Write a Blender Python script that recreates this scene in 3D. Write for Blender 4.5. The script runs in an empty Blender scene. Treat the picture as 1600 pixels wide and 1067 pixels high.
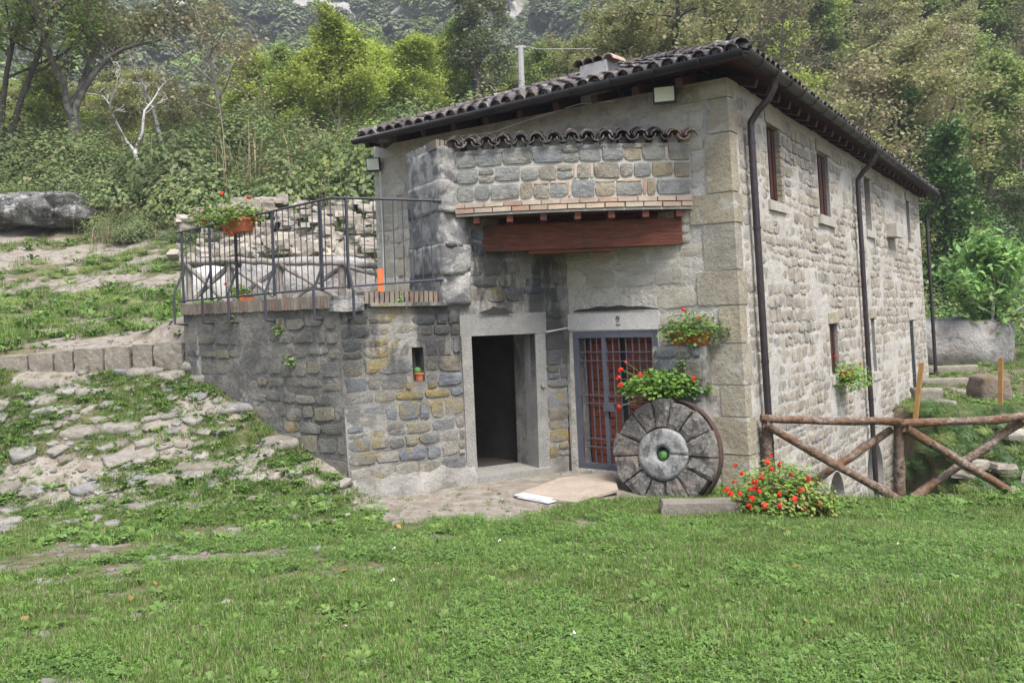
import bpy, math, random
import numpy as np
from mathutils import Matrix, Vector
PI = math.pi
random.seed(7); rng = np.random.default_rng(7)
scene = bpy.context.scene
COL = scene.collection

# ------------------------------------------------------------------ camera, sky, sun, exposure
F_PX = 1296.0
cam_d = bpy.data.cameras.new('camera'); cam = bpy.data.objects.new('camera', cam_d); COL.objects.link(cam)
cam_d.sensor_width = 36.0; cam_d.lens = 36.0 * F_PX / 1600.0
cam_d.clip_start = 0.05; cam_d.clip_end = 3000
CAMZ = 2.25
CAM_M = Matrix.Rotation(math.radians(90 - 1.44), 4, 'X') @ Matrix.Rotation(math.radians(-1.66), 4, 'Z')
cam.matrix_world = Matrix.Translation((0, 0, CAMZ)) @ CAM_M
scene.camera = cam
world = bpy.data.worlds.new('World'); scene.world = world; world.use_nodes = True
wn = world.node_tree
SUN_EL, SUN_AZ = math.radians(60), math.radians(153)      # azimuth measured clockwise from +Y
sky = wn.nodes.new('ShaderNodeTexSky'); sky.sky_type = 'NISHITA'; sky.sun_disc = False
sky.sun_elevation = SUN_EL; sky.sun_rotation = SUN_AZ
sky.air_density = 1.0; sky.dust_density = 3.5; sky.ozone_density = 1.4
bg = wn.nodes['Background']; bg.inputs['Strength'].default_value = 0.085
wn.links.new(sky.outputs[0], bg.inputs['Color'])
sun_d = bpy.data.lights.new('sun', 'SUN'); sun = bpy.data.objects.new('sun', sun_d); COL.objects.link(sun)
sun_d.energy = 2.3; sun_d.angle = math.radians(22); sun_d.color = (1.0, .965, .92)
sdir = Vector((math.sin(SUN_AZ) * math.cos(SUN_EL), math.cos(SUN_AZ) * math.cos(SUN_EL), math.sin(SUN_EL)))
sun.rotation_euler = sdir.to_track_quat('Z', 'Y').to_euler(); sun.location = (20, -20, 40)
vs = scene.view_settings
vs.view_transform = 'Standard'; vs.look = 'None'; vs.gamma = 1; vs.use_curve_mapping = False; vs.exposure = 1.8
scene.cycles.max_bounces = 5; scene.cycles.diffuse_bounces = 3; scene.cycles.transparent_max_bounces = 6
scene.cycles.use_denoising = True

# ------------------------------------------------------------------ measuring helpers
def ray(px, py):
    v = CAM_M.to_3x3() @ Vector(((px - 800) / F_PX, -(py - 533.5) / F_PX, -1))
    return v
def at_y(px, py, Y):
    v = ray(px, py); k = Y / v.y
    return Vector((v.x * k, Y, CAMZ + v.z * k))
def at_z(px, py, z):
    v = ray(px, py); k = (z - CAMZ) / v.z
    return Vector((v.x * k, v.y * k, z))
def on_plane(px, py, p, n):
    v = ray(px, py); o = Vector((0, 0, CAMZ))
    k = (p - o).dot(n) / v.dot(n)
    return o + v * k
V = Vector
def v3(xy, z): return Vector((xy[0], xy[1], z))

# ------------------------------------------------------------------ numpy noise
_tab = rng.random((256, 256))
def vnoise(x, y):
    x = np.asarray(x, float); y = np.asarray(y, float)
    xi = np.floor(x).astype(int); yi = np.floor(y).astype(int)
    fx = x - xi; fy = y - yi; fx = fx * fx * (3 - 2 * fx); fy = fy * fy * (3 - 2 * fy)
    a = _tab[xi & 255, yi & 255]; b = _tab[(xi + 1) & 255, yi & 255]
    c = _tab[xi & 255, (yi + 1) & 255]; d = _tab[(xi + 1) & 255, (yi + 1) & 255]
    return (a * (1 - fx) + b * fx) * (1 - fy) + (c * (1 - fx) + d * fx) * fy
def fbm(x, y, o=4):
    s = 0; a = .5; t = 0
    for i in range(o):
        s = s + a * vnoise(np.asarray(x) * 2 ** i + 17 * i, np.asarray(y) * 2 ** i + 9 * i); t += a; a *= .5
    return s / t
def sstep(a, b, x):
    t = np.clip((np.asarray(x, float) - a) / (b - a), 0, 1)
    return t * t * (3 - 2 * t)

# ------------------------------------------------------------------ object helpers
WM = {}
def link(o, parent=None, mw=None):
    COL.objects.link(o)
    mw = mw if mw is not None else Matrix.Identity(4)
    if parent is not None:
        o.parent = parent; o.matrix_parent_inverse = WM[parent.name].inverted()
    o.matrix_basis = mw; WM[o.name] = mw
    return o
def tag(o, label=None, cat=None, group=None, kind=None):
    if label: o['label'] = label
    if cat: o['category'] = cat
    if group: o['group'] = group
    if kind: o['kind'] = kind
    return o
def thing(name, loc, label, cat, group=None):
    o = bpy.data.objects.new(name, None); link(o, None, Matrix.Translation(loc))
    o.empty_display_size = .2
    return tag(o, label, cat, group)
def mesh_np(name, verts, faces, mat=None, smooth=False, rnd=None, extra=None):
    """faces: (n,k) int array or list of lists"""
    me = bpy.data.meshes.new(name)
    verts = np.asarray(verts, dtype=np.float32)
    if isinstance(faces, np.ndarray):
        n, k = faces.shape
        me.vertices.add(len(verts)); me.vertices.foreach_set('co', verts.ravel())
        me.loops.add(n * k); me.loops.foreach_set('vertex_index', faces.astype(np.int32).ravel())
        me.polygons.add(n); me.polygons.foreach_set('loop_start', np.arange(0, n * k, k, dtype=np.int32))
        me.polygons.foreach_set('loop_total', np.full(n, k, dtype=np.int32))
        me.update(calc_edges=True)
    else:
        me.from_pydata([tuple(v) for v in verts], [], faces); me.update()
    if smooth: me.polygons.foreach_set('use_smooth', [True] * len(me.polygons))
    if rnd is not None:
        a = me.attributes.new('rnd', 'FLOAT', 'POINT'); a.data.foreach_set('value', np.asarray(rnd, dtype=np.float32))
    if extra:
        for k_, arr in extra.items():
            a = me.attributes.new(k_, 'FLOAT', 'POINT'); a.data.foreach_set('value', np.asarray(arr, dtype=np.float32))
    if mat: me.materials.append(mat)
    return me
def obj(name, me, parent=None, mw=None):
    return link(bpy.data.objects.new(name, me), parent, mw)

class MB:
    def __init__(s): s.v = []; s.f = []; s.r = []
    def add(s, verts, faces, r=None):
        b = len(s.v); s.v += [tuple(p) for p in verts]; s.f += [[i + b for i in f] for f in faces]
        s.r += [random.random() if r is None else r] * len(verts)
    def box(s, c, d, M=None, j=0, r=None):
        c = V(c); pts = []
        for z in (-.5, .5):
            for x, y in ((-.5, -.5), (.5, -.5), (.5, .5), (-.5, .5)):
                p = V((x * d[0] + random.uniform(-j, j), y * d[1] + random.uniform(-j, j), z * d[2] + random.uniform(-j, j)))
                pts.append((M @ p if M is not None else p) + c)
        s.add(pts, [[0, 3, 2, 1], [4, 5, 6, 7], [0, 1, 5, 4], [1, 2, 6, 5], [2, 3, 7, 6], [3, 0, 4, 7]], r)
    def prism(s, poly, z0, z1, r=None):
        """poly: list of xy, counter-clockwise"""
        n = len(poly)
        s.add([(p[0], p[1], z0) for p in poly] + [(p[0], p[1], z1) for p in poly],
              [list(range(n))[::-1], list(range(n, 2 * n))] + [[i, (i + 1) % n, n + (i + 1) % n, n + i] for i in range(n)], r)
    def tube(s, pts, rad, seg=8, r=None, cap=True, jit=0):
        pts = [V(p) for p in pts]
        if not hasattr(rad, '__len__'): rad = [rad] * len(pts)
        ref = None; vs_ = []
        for i, p in enumerate(pts):
            t = (pts[min(i + 1, len(pts) - 1)] - pts[max(i - 1, 0)]).normalized()
            if ref is None:
                ref = V((0, 0, 1)) if abs(t.z) < .9 else V((1, 0, 0))
            a = t.cross(ref).normalized(); b = a.cross(t).normalized(); ref = b
            for k in range(seg):
                th = 2 * PI * k / seg; q = rad[i] * (1 + random.uniform(-jit, jit))
                vs_.append(p + a * math.cos(th) * q + b * math.sin(th) * q)
        fs = []
        for i in range(len(pts) - 1):
            for k in range(seg):
                fs.append([i * seg + k, i * seg + (k + 1) % seg, (i + 1) * seg + (k + 1) % seg, (i + 1) * seg + k])
        if cap:
            fs.append(list(range(seg))); fs.append([(len(pts) - 1) * seg + k for k in range(seg)][::-1])
        s.add(vs_, fs, r)
    def build(s, name, mat, parent=None, smooth=False, mw=None):
        me = mesh_np(name, s.v, s.f, mat, smooth, s.r)
        return obj(name, me, parent, mw)

# ------------------------------------------------------------------ material helpers
class NT:
    def __init__(s, name):
        s.m = bpy.data.materials.new(name); s.m.use_nodes = True; s.nt = s.m.node_tree
        s.b = s.nt.nodes['Principled BSDF']; s.out = s.nt.nodes['Material Output']
        s.b.inputs['Roughness'].default_value = .9; s.b.inputs['Specular IOR Level'].default_value = .25
        g = s.nt.nodes.new('ShaderNodeNewGeometry'); s.pos = g.outputs['Position']
        tc = s.nt.nodes.new('ShaderNodeTexCoord'); s.oco = tc.outputs['Object']
    def set(s, sock, v):
        if hasattr(v, 'is_linked') or isinstance(v, bpy.types.NodeSocket): s.nt.links.new(v, sock)
        else:
            if isinstance(v, tuple) and len(v) == 3 and sock.type == 'RGBA': v = (*v, 1)
            sock.default_value = v
    def noise(s, scale, detail=4, rough=.6, vec=None, dist=0):
        n = s.nt.nodes.new('ShaderNodeTexNoise'); s.set(n.inputs['Vector'], vec or s.pos)
        n.inputs['Scale'].default_value = scale; n.inputs['Detail'].default_value = detail
        n.inputs['Roughness'].default_value = rough; n.inputs['Distortion'].default_value = dist
        return n.outputs['Fac']
    def voro(s, scale, vec=None, feature='F1', out='Distance'):
        n = s.nt.nodes.new('ShaderNodeTexVoronoi'); n.feature = feature
        s.set(n.inputs['Vector'], vec or s.pos); n.inputs['Scale'].default_value = scale
        return n.outputs[out]
    def stretch(s, sc, vec=None):
        n = s.nt.nodes.new('ShaderNodeMapping'); s.set(n.inputs['Vector'], vec or s.pos); n.inputs['Scale'].default_value = sc
        return n.outputs[0]
    def ramp(s, fac, stops, const=False):
        n = s.nt.nodes.new('ShaderNodeValToRGB'); s.set(n.inputs['Fac'], fac); e = n.color_ramp.elements
        if const: n.color_ramp.interpolation = 'CONSTANT'
        while len(e) < len(stops): e.new(.5)
        for i, (p, c) in enumerate(stops):
            e[i].position = p; c = c if isinstance(c, tuple) else (c, c, c); e[i].color = (*c, 1)
        return n.outputs[0]
    def mask(s, fac, a, b):
        n = s.nt.nodes.new('ShaderNodeMapRange'); n.interpolation_type = 'SMOOTHSTEP'
        s.set(n.inputs[0], fac); n.inputs[1].default_value = a; n.inputs[2].default_value = b
        return n.outputs[0]
    def mix(s, fac, a, b, mode='MIX'):
        n = s.nt.nodes.new('ShaderNodeMix'); n.data_type = 'RGBA'; n.blend_type = mode
        s.set(n.inputs[0], fac); s.set(n.inputs[6], a); s.set(n.inputs[7], b)
        return n.outputs[2]
    def math(s, op, a, b=0.0, c=None):
        n = s.nt.nodes.new('ShaderNodeMath'); n.operation = op; s.set(n.inputs[0], a); s.set(n.inputs[1], b)
        if c is not None: s.set(n.inputs[2], c)
        return n.outputs[0]
    def attr(s, name):
        n = s.nt.nodes.new('ShaderNodeAttribute'); n.attribute_name = name; return n.outputs['Fac']
    def rnd(s, mul=1.0):
        oi = s.nt.nodes.new('ShaderNodeObjectInfo')
        return s.math('FRACT', s.math('ADD', s.math('MULTIPLY', oi.outputs['Random'], mul), s.attr('rnd')))
    def sepz(s):
        n = s.nt.nodes.new('ShaderNodeSeparateXYZ'); s.set(n.inputs[0], s.pos); return n.outputs[2]
    def bump(s, h, strength=.5, dist=.02, prev=None):
        n = s.nt.nodes.new('ShaderNodeBump'); s.set(n.inputs['Height'], h)
        n.inputs['Strength'].default_value = strength; n.inputs['Distance'].default_value = dist
        if prev is not None: s.set(n.inputs['Normal'], prev)
        return n.outputs[0]
    def done(s, col, normal=None, rough=None, metal=None, spec=None):
        s.set(s.b.inputs['Base Color'], col)
        if normal is not None: s.set(s.b.inputs['Normal'], normal)
        if rough is not None: s.set(s.b.inputs['Roughness'], rough)
        if metal is not None: s.b.inputs['Metallic'].default_value = metal
        if spec is not None: s.b.inputs['Specular IOR Level'].default_value = spec
        return s.m

def rock(name, cols, nsc=5, var=(.72, 1.22), layers=(), bump=.6, bdist=.02, bsc=14, streak=None, zlayers=()):
    n = NT(name); Q = .80; dk = lambda c_: tuple(q * Q for q in c_)
    cols = [dk(c_) for c_ in (cols if len(cols) > 1 else cols * 2)]; layers = [(dk(l[0]), *l[1:]) for l in layers]
    if streak: streak = (dk(streak[0]), *streak[1:])
    k = len(cols)
    c = n.ramp(n.rnd(), [((i + .5) / k, cc) for i, cc in enumerate(cols)])
    f = n.noise(nsc, 5, .65)
    c = n.mix(1.0, c, n.ramp(f, [(.28, var[0]), (.72, var[1])]), 'MULTIPLY')
    f2 = n.noise(nsc * 14, 3, .7)
    c = n.mix(1.0, c, n.ramp(f2, [(.3, .8), (.7, 1.18)]), 'MULTIPLY')
    for (col, sc, a, b, amt) in layers:
        m = n.mask(n.noise(sc, 5, .65, dist=.4), a, b)
        c = n.mix(n.math('MULTIPLY', m, amt), c, col)
    for (col, z0, z1, sc, a, b, amt) in zlayers:      # dirt carried by a band of heights, ragged by noise
        zf = n.mask(n.math('ADD', n.sepz(), n.math('MULTIPLY', n.noise(1.7, 4), .5)), z0, z1)
        m = n.math('MULTIPLY', zf, n.mask(n.noise(sc, 5, .6, n.stretch((1, 1, .35))), a, b))
        c = n.mix(n.math('MULTIPLY', m, amt), c, col)
    if streak:
        col, a, b, amt = streak
        m = n.mask(n.noise(5, 4, .6, n.stretch((1.3, 1.3, .16))), a, b)
        c = n.mix(n.math('MULTIPLY', m, amt), c, col)
    h = n.noise(bsc, 6, .7)
    nb = n.bump(h, bump, bdist)
    nb = n.bump(n.noise(bsc * 5, 3, .7), bump * .6, bdist * .3, nb)
    return n.done(c, nb)

def leaf_mat(name, cols, trans=.35, rough=.55, patch=None):
    n = NT(name)
    k = len(cols)
    c = n.ramp(n.rnd(.37), [((i + .5) / k, cc) for i, cc in enumerate(cols)])
    oi = n.nt.nodes.new('ShaderNodeObjectInfo')
    c = n.mix(1.0, c, n.ramp(oi.outputs['Random'], [(0, .68), (1, 1.25)]), 'MULTIPLY')
    if patch:
        pc_, sc_, a_, b_, am_ = patch
        c = n.mix(n.math('MULTIPLY', n.mask(n.noise(sc_, 5, .65), a_, b_), am_), c, pc_)
    n.done(c, rough=rough, spec=.3)
    t = n.nt.nodes.new('ShaderNodeBsdfTranslucent'); n.nt.links.new(c, t.inputs[0])
    mx = n.nt.nodes.new('ShaderNodeMixShader'); mx.inputs[0].default_value = trans
    n.nt.links.new(n.b.outputs[0], mx.inputs[1]); n.nt.links.new(t.outputs[0], mx.inputs[2]); n.nt.links.new(mx.outputs[0], n.out.inputs[0])
    return n.m

M = {}
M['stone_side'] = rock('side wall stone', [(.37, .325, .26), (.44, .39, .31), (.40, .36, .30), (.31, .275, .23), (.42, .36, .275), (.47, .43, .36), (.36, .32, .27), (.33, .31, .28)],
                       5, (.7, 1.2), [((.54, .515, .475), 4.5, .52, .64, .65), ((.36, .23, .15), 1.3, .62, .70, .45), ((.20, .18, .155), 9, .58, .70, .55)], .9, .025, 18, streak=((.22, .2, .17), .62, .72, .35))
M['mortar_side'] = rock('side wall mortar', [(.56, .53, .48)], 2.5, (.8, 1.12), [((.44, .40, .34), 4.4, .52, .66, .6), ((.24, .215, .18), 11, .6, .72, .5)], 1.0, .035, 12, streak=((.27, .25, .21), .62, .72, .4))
M['sill'] = rock('sill stone', [(.46, .43, .38), (.50, .47, .42)], 3, (.75, 1.15), [((.25, .23, .19), 6, .56, .68, .5)], .8, .02, 18)
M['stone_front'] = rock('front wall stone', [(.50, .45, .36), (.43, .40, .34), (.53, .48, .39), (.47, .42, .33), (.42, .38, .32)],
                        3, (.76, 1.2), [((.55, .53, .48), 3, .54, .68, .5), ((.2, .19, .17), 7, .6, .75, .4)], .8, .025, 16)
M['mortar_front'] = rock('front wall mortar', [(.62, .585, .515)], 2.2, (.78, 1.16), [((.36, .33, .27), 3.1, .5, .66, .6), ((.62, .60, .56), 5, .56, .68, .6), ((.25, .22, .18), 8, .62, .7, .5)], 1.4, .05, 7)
M['quoin'] = rock('quoin sandstone', [(.45, .395, .29), (.43, .39, .31), (.46, .40, .28), (.40, .37, .31)], 2.4, (.74, 1.18),
                  [((.60, .58, .54), 2.6, .54, .64, .7), ((.22, .2, .16), 5, .58, .70, .5)], 1.3, .03, 16)
M['stone_annex'] = rock('annex stone', [(.19, .205, .22), (.28, .255, .19), (.21, .225, .25), (.31, .285, .22), (.17, .18, .20), (.25, .225, .165), (.33, .31, .27)],
                        3.5, (.7, 1.25), [((.34, .25, .06), 1.5, .53, .62, .65), ((.42, .41, .385), 5, .6, .7, .5), ((.09, .09, .09), 3, .58, .72, .5)], 1.2, .035, 12,
                        zlayers=[((.045, .045, .045), 1.35, 2.15, 2.0, .44, .54, .85)])
M['mortar_annex'] = rock('annex mortar', [(.33, .315, .285)], 2.5, (.66, 1.25), [((.16, .15, .135), 2.6, .46, .60, .75), ((.32, .24, .08), 1.5, .57, .66, .4), ((.5, .49, .46), 6, .6, .68, .5)],
                         1.0, .035, 10, zlayers=[((.05, .05, .05), 1.35, 2.15, 2.0, .45, .55, .8)])
M['stone_terrace'] = rock('terrace wall stone', [(.17, .16, .145), (.21, .195, .17), (.25, .225, .18), (.18, .175, .17), (.27, .24, .17)], 3, (.66, 1.2),
                          [((.40, .38, .34), 2.6, .54, .66, .5), ((.38, .22, .06), 1.6, .64, .70, .55), ((.09, .09, .09), 2.4, .52, .66, .6)], .9, .03, 13, streak=((.5, .49, .47), .64, .7, .6))
M['mortar_terrace'] = rock('terrace wall render', [(.225, .21, .19)], 1.8, (.62, 1.25), [((.12, .115, .11), 2.1, .48, .62, .75), ((.42, .40, .36), 4.4, .56, .66, .5), ((.38, .22, .06), 1.6, .66, .72, .5)],
                           1.0, .035, 9, streak=((.5, .49, .47), .63, .7, .6))
M['pier'] = rock('weathered pier stone', [(.40, .39, .36), (.36, .35, .33)], 2, (.6, 1.25), [((.10, .10, .11), 2.3, .46, .58, .8), ((.55, .54, .52), 6, .58, .66, .7)], .9, .03, 13)
M['lintel'] = rock('pale lintel stone', [(.66, .64, .61), (.60, .58, .545)], 3, (.82, 1.1), [((.40, .36, .28), 3, .55, .7, .5)], .5, .01, 24)
M['jamb'] = rock('door jamb stone', [(.31, .305, .285), (.33, .32, .29)], 2.5, (.8, 1.15), [((.42, .41, .38), 5, .56, .68, .4), ((.18, .17, .15), 3, .58, .72, .4)], 1.0, .02, 34)
M['plaster'] = rock('lime plaster', [(.56, .53, .47)], 1.6, (.78, 1.12), [((.38, .33, .25), 2.2, .52, .68, .6), ((.28, .26, .22), 5, .62, .74, .5)], .6, .02, 8)
M['parapet_stone'] = rock('parapet stone', [(.28, .29, .295), (.34, .335, .30), (.30, .305, .30), (.37, .34, .27), (.30, .31, .30), (.40, .33, .22), (.34, .345, .325)],
                          5, (.66, 1.22), [((.15, .15, .15), 6, .56, .70, .5), ((.44, .43, .39), 9, .58, .70, .5)], 1.3, .03, 16)
M['parapet_mortar'] = rock('parapet mortar', [(.50, .475, .43)], 4, (.86, 1.1), [], .5, .01, 30)
M['brick'] = rock('old brick', [(.42, .25, .18), (.48, .38, .29), (.50, .43, .34), (.44, .32, .25), (.52, .41, .31)], 6, (.8, 1.15), [((.5, .47, .42), 8, .56, .7, .5)], .5, .008, 40)
M['coping_brick'] = rock('weathered coping brick', [(.23, .19, .155), (.28, .24, .195), (.21, .17, .14), (.31, .26, .21), (.25, .16, .12)], 6, (.7, 1.2), [((.34, .33, .3), 7, .56, .7, .5), ((.08, .08, .07), 4, .56, .72, .5)], .7, .01, 30)
M['tile'] = rock('weathered roof tile', [(.12, .10, .098), (.15, .125, .12), (.10, .088, .088), (.17, .14, .13), (.13, .115, .115), (.19, .135, .11)], 5, (.55, 1.35),
                 [((.42, .41, .41), 7, .54, .64, .7), ((.045, .045, .048), 5, .48, .62, .75)], .8, .01, 34)
M['tile_red'] = rock('newer roof tile', [(.42, .2, .13), (.5, .36, .28)], 5, (.8, 1.2), [((.55, .5, .46), 7, .5, .62, .6)], .6, .008, 34)
M['mill'] = rock('millstone grit', [(.36, .33, .29), (.30, .285, .26), (.38, .33, .29), (.33, .31, .285)], 6, (.6, 1.3),
                 [((.12, .11, .10), 9, .48, .58, .8), ((.55, .54, .52), 26, .57, .63, .85), ((.42, .32, .25), 3, .56, .66, .6), ((.05, .05, .045), 6, .58, .68, .7)], 1.8, .04, 20)
M['mill_core'] = rock('millstone core', [(.33, .33, .315)], 3, (.7, 1.15), [((.12, .12, .12), 4, .47, .56, .85), ((.52, .51, .49), 11, .56, .62, .6)], 1.0, .02, 24)
M['concrete'] = rock('grey concrete', [(.46, .45, .44)], 3, (.8, 1.15), [((.2, .19, .18), 3, .56, .66, .6)], .4, .01, 24)
M['slab'] = rock('sandstone slab', [(.42, .35, .28)], 2.4, (.82, 1.12), [((.3, .26, .2), 3, .54, .66, .5)], .4, .01, 20)
M['rubble'] = rock('quarry stone', [(.42, .38, .31), (.34, .30, .25), (.48, .44, .37), (.28, .25, .21), (.37, .33, .27)], 3, (.8, 1.15), [((.3, .27, .22), 4, .58, .7, .5)], .8, .03, 9)
M['boulder'] = rock('weathered boulder', [(.44, .42, .40)], 1.2, (.75, 1.18), [((.24, .19, .16), 1.0, .5, .62, .5), ((.5, .49, .48), 1.6, .56, .64, .6), ((.12, .11, .10), 2.6, .56, .66, .7)], 1.2, .08, 4)
M['outcrop'] = rock('dark outcrop', [(.33, .32, .30)], 1.2, (.55, 1.3), [((.10, .10, .095), 1.6, .46, .56, .7), ((.62, .61, .60), 3.0, .54, .60, .8)], 1.6, .15, 3)
M['mossy'] = rock('mossy boulder', [(.25, .20, .16)], 1.6, (.7, 1.2), [((.16, .12, .05), 1.8, .5, .6, .7), ((.38, .36, .34), 2.5, .58, .66, .7), ((.09, .11, .04), 3, .58, .68, .6)], 1.2, .06, 6)
M['kerb'] = rock('kerb stone', [(.26, .23, .19), (.30, .27, .22), (.24, .215, .18)], 3, (.75, 1.2), [((.4, .38, .34), 6, .58, .68, .5), ((.13, .14, .10), 3, .56, .68, .5)], .8, .025, 16)
M['cobble'] = rock('cobblestone', [(.26, .24, .21), (.31, .285, .25), (.23, .23, .23), (.34, .315, .28), (.24, .215, .18)], 4, (.7, 1.25), [((.17, .15, .11), 5, .48, .60, .65), ((.46, .44, .40), 9, .6, .7, .5)], .7, .02, 18)

def paint(name, col, rough=.5, metal=0, var=.12, bump=.15, spec=.4, sc=8):
    n = NT(name)
    c = n.mix(1.0, col, n.ramp(n.noise(sc, 5), [(.3, 1 - var), (.7, 1 + var)]), 'MULTIPLY')
    c = n.mix(1.0, c, n.ramp(n.noise(sc * 9, 3), [(.3, 1 - var * .7), (.7, 1 + var * .5)]), 'MULTIPLY')
    return n.done(c, n.bump(n.noise(sc * 5, 4), bump, .005), rough, metal, spec)
M['iron'] = paint('painted wrought iron', (.055, .058, .07), .55, .2)
M['gate'] = paint('gunmetal gate paint', (.10, .105, .13), .5, .2)
M['gutter'] = paint('brown gutter', (.045, .042, .046), .38, .5, .2, .1, .5)
M['pipe'] = paint('brown downpipe', (.048, .038, .042), .35, .5, .25, .1, .5)
M['rust'] = paint('rusty iron', (.075, .045, .036), .8, .2, .35, .5)
M['dark'] = paint('dark interior', (.03, .028, .026), .95)
M['black'] = paint('black lamp housing', (.015, .017, .022), .5)
M['terracotta'] = paint('terracotta', (.42, .12, .055), .8, 0, .2, .3)
M['orange'] = paint('orange plastic', (.85, .18, .06), .5)
M['white'] = paint('white board', (.50, .50, .51), .7, 0, .15)
M['blossom'] = paint('white petals', (.8, .8, .78), .7)
M['cable'] = paint('pale cable sleeve', (.52, .54, .5), .6)
M['post'] = paint('ochre treated wood', (.30, .17, .055), .75, 0, .2, .4)
M['petal'] = leaf_mat('red petals', [(.75, .03, .015), (.85, .06, .03), (.62, .02, .02)], .25)
M['soilpot'] = paint('pot soil', (.05, .035, .025), 1)
M['interior'] = rock('interior masonry with painted shade', [(.05, .045, .04)], 3, (.7, 1.2), [], .8, .03, 8)  # near-black base colour carries the deep shade of doorway and arches
M['hill'] = None
n = NT('red stained beam'); g = n.noise(2.2, 6, .6, n.stretch((1.5, 9, 14)))
c = n.ramp(g, [(.2, (.035, .014, .01)), (.45, (.10, .032, .018)), (.6, (.13, .042, .024)), (.8, (.24, .10, .065))])
c = n.mix(n.mask(n.noise(1.3, 5, .7), .5, .7), c, (.05, .03, .022))
M['beam'] = n.done(c, n.bump(g, .8, .015), .7, spec=.25)
n = NT('red wooden planks'); g = n.noise(3, 6, .6, n.stretch((2, 2, 22)))
c = n.ramp(g, [(.25, (.14, .035, .022)), (.6, (.24, .07, .04)), (.8, (.33, .11, .065))])
M['plank'] = n.done(c, n.bump(g, .4, .008), .5)
n = NT('dark red paint'); c = n.ramp(n.noise(5, 4, .6, n.stretch((3, 3, 1))), [(.3, (.028, .010, .008)), (.7, (.06, .017, .013))])
M['shutter'] = n.done(c, None, .5)
n = NT('weathered log'); g = n.noise(5, 6, .65, n.stretch((3, 3, 3), n.oco)); g2 = n.noise(1.8, 4)
c = n.ramp(g, [(.28, (.07, .045, .032)), (.5, (.15, .105, .08)), (.72, (.33, .29, .255))])
c = n.mix(n.mask(g2, .45, .6), c, n.ramp(g, [(.3, (.09, .045, .025)), (.7, (.20, .115, .07))]))
c = n.mix(n.mask(n.noise(9, 3, .5, n.oco), .66, .72), c, (.03, .02, .015))
M['log'] = n.done(c, n.bump(g, 1.2, .03), .9)
n = NT('grey fence wood'); g = n.noise(7, 6, .65)
M['greywood'] = n.done(n.ramp(g, [(.3, (.14, .12, .105)), (.7, (.34, .31, .28))]), n.bump(g, .8, .01), .9)

def bark(name, a, b, sc=6, patch=None):
    n = NT(name); g = n.noise(sc, 6, .7, n.stretch((1, 1, .3), n.oco))
    c = n.ramp(g, [(.3, a), (.7, b)])
    if patch: c = n.mix(n.mask(n.noise(2.5, 4, .6, n.oco), .5, .62), c, patch)
    return n.done(c, n.bump(g, .9, .04), .95)
M['bark_grey'] = bark('grey bark', (.07, .06, .05), (.22, .20, .18), 5, (.28, .27, .25))
M['bark_dark'] = bark('dark bark', (.025, .022, .018), (.09, .08, .065), 5)
M['bark_white'] = bark('bleached bark', (.35, .34, .32), (.62, .61, .58), 6, (.2, .18, .15))
M['bark_pale'] = bark('pale bark', (.16, .14, .12), (.34, .32, .28), 6)

M['grass'] = leaf_mat('grass blades', [(.125, .23, .045), (.165, .285, .055), (.105, .20, .04), (.20, .32, .07), (.145, .26, .05), (.17, .27, .06), (.14, .25, .05), (.30, .28, .14), (.34, .30, .19)], .4, .5, ((.24, .25, .10), .9, .50, .66, .3))
M['weed'] = leaf_mat('broad weeds', [(.12, .22, .045), (.16, .27, .06), (.10, .18, .04), (.20, .30, .08)], .3, .5, ((.20, .22, .09), 1.3, .52, .66, .2))
M['clover'] = leaf_mat('clover leaves', [(.08, .17, .05), (.115, .215, .06), (.10, .19, .055)], .3, .5, ((.18, .20, .09), 1.3, .52, .66, .2))
M['cactus'] = leaf_mat('succulent leaves', [(.07, .17, .05), (.10, .22, .07)], .1)
M['dryleaf'] = leaf_mat('fallen leaves', [(.40, .22, .06), (.28, .17, .10), (.62, .40, .05), (.35, .26, .19)], .2, .7)
M['ivy'] = leaf_mat('ivy leaves', [(.055, .12, .03), (.08, .16, .04), (.12, .22, .05), (.045, .09, .03)], .25, .45)
M['bramble'] = leaf_mat('bramble leaves', [(.08, .125, .045), (.12, .17, .055), (.15, .22, .065), (.10, .135, .06), (.21, .23, .09)], .3)
M['dry'] = leaf_mat('dry stalks', [(.26, .20, .12), (.33, .27, .16), (.18, .13, .09)], .2, .8)
M['ger'] = leaf_mat('geranium leaves', [(.12, .25, .04), (.18, .33, .055), (.09, .19, .035), (.25, .37, .075), (.20, .35, .06)], .35)
M['ger_y'] = leaf_mat('yellowing geranium leaves', [(.17, .31, .055), (.26, .38, .07), (.15, .26, .05), (.38, .42, .11), (.33, .28, .12), (.20, .34, .06)], .35)
M['lf_yg'] = leaf_mat('bright yellow green foliage', [(.29, .39, .07), (.38, .48, .085), (.44, .51, .10), (.24, .33, .065), (.48, .49, .14)], .45)
M['lf_mid'] = leaf_mat('mid green foliage', [(.15, .23, .07), (.21, .30, .085), (.26, .35, .10), (.33, .37, .12)], .4)
M['lf_dark'] = leaf_mat('grey green foliage', [(.11, .14, .075), (.15, .18, .09), (.19, .215, .115), (.22, .23, .13)], .35)
M['lf_brown'] = leaf_mat('brownish sparse foliage', [(.30, .25, .15), (.27, .26, .13), (.37, .31, .19), (.23, .23, .11)], .35)
M['lf_oak'] = leaf_mat('olive autumn foliage', [(.27, .27, .11), (.33, .32, .14), (.38, .33, .18), (.22, .25, .10), (.29, .33, .12)], .4)
M['lf_walnut'] = leaf_mat('walnut leaves', [(.15, .29, .085), (.21, .36, .11), (.12, .23, .07), (.28, .41, .12)], .4)
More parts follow.
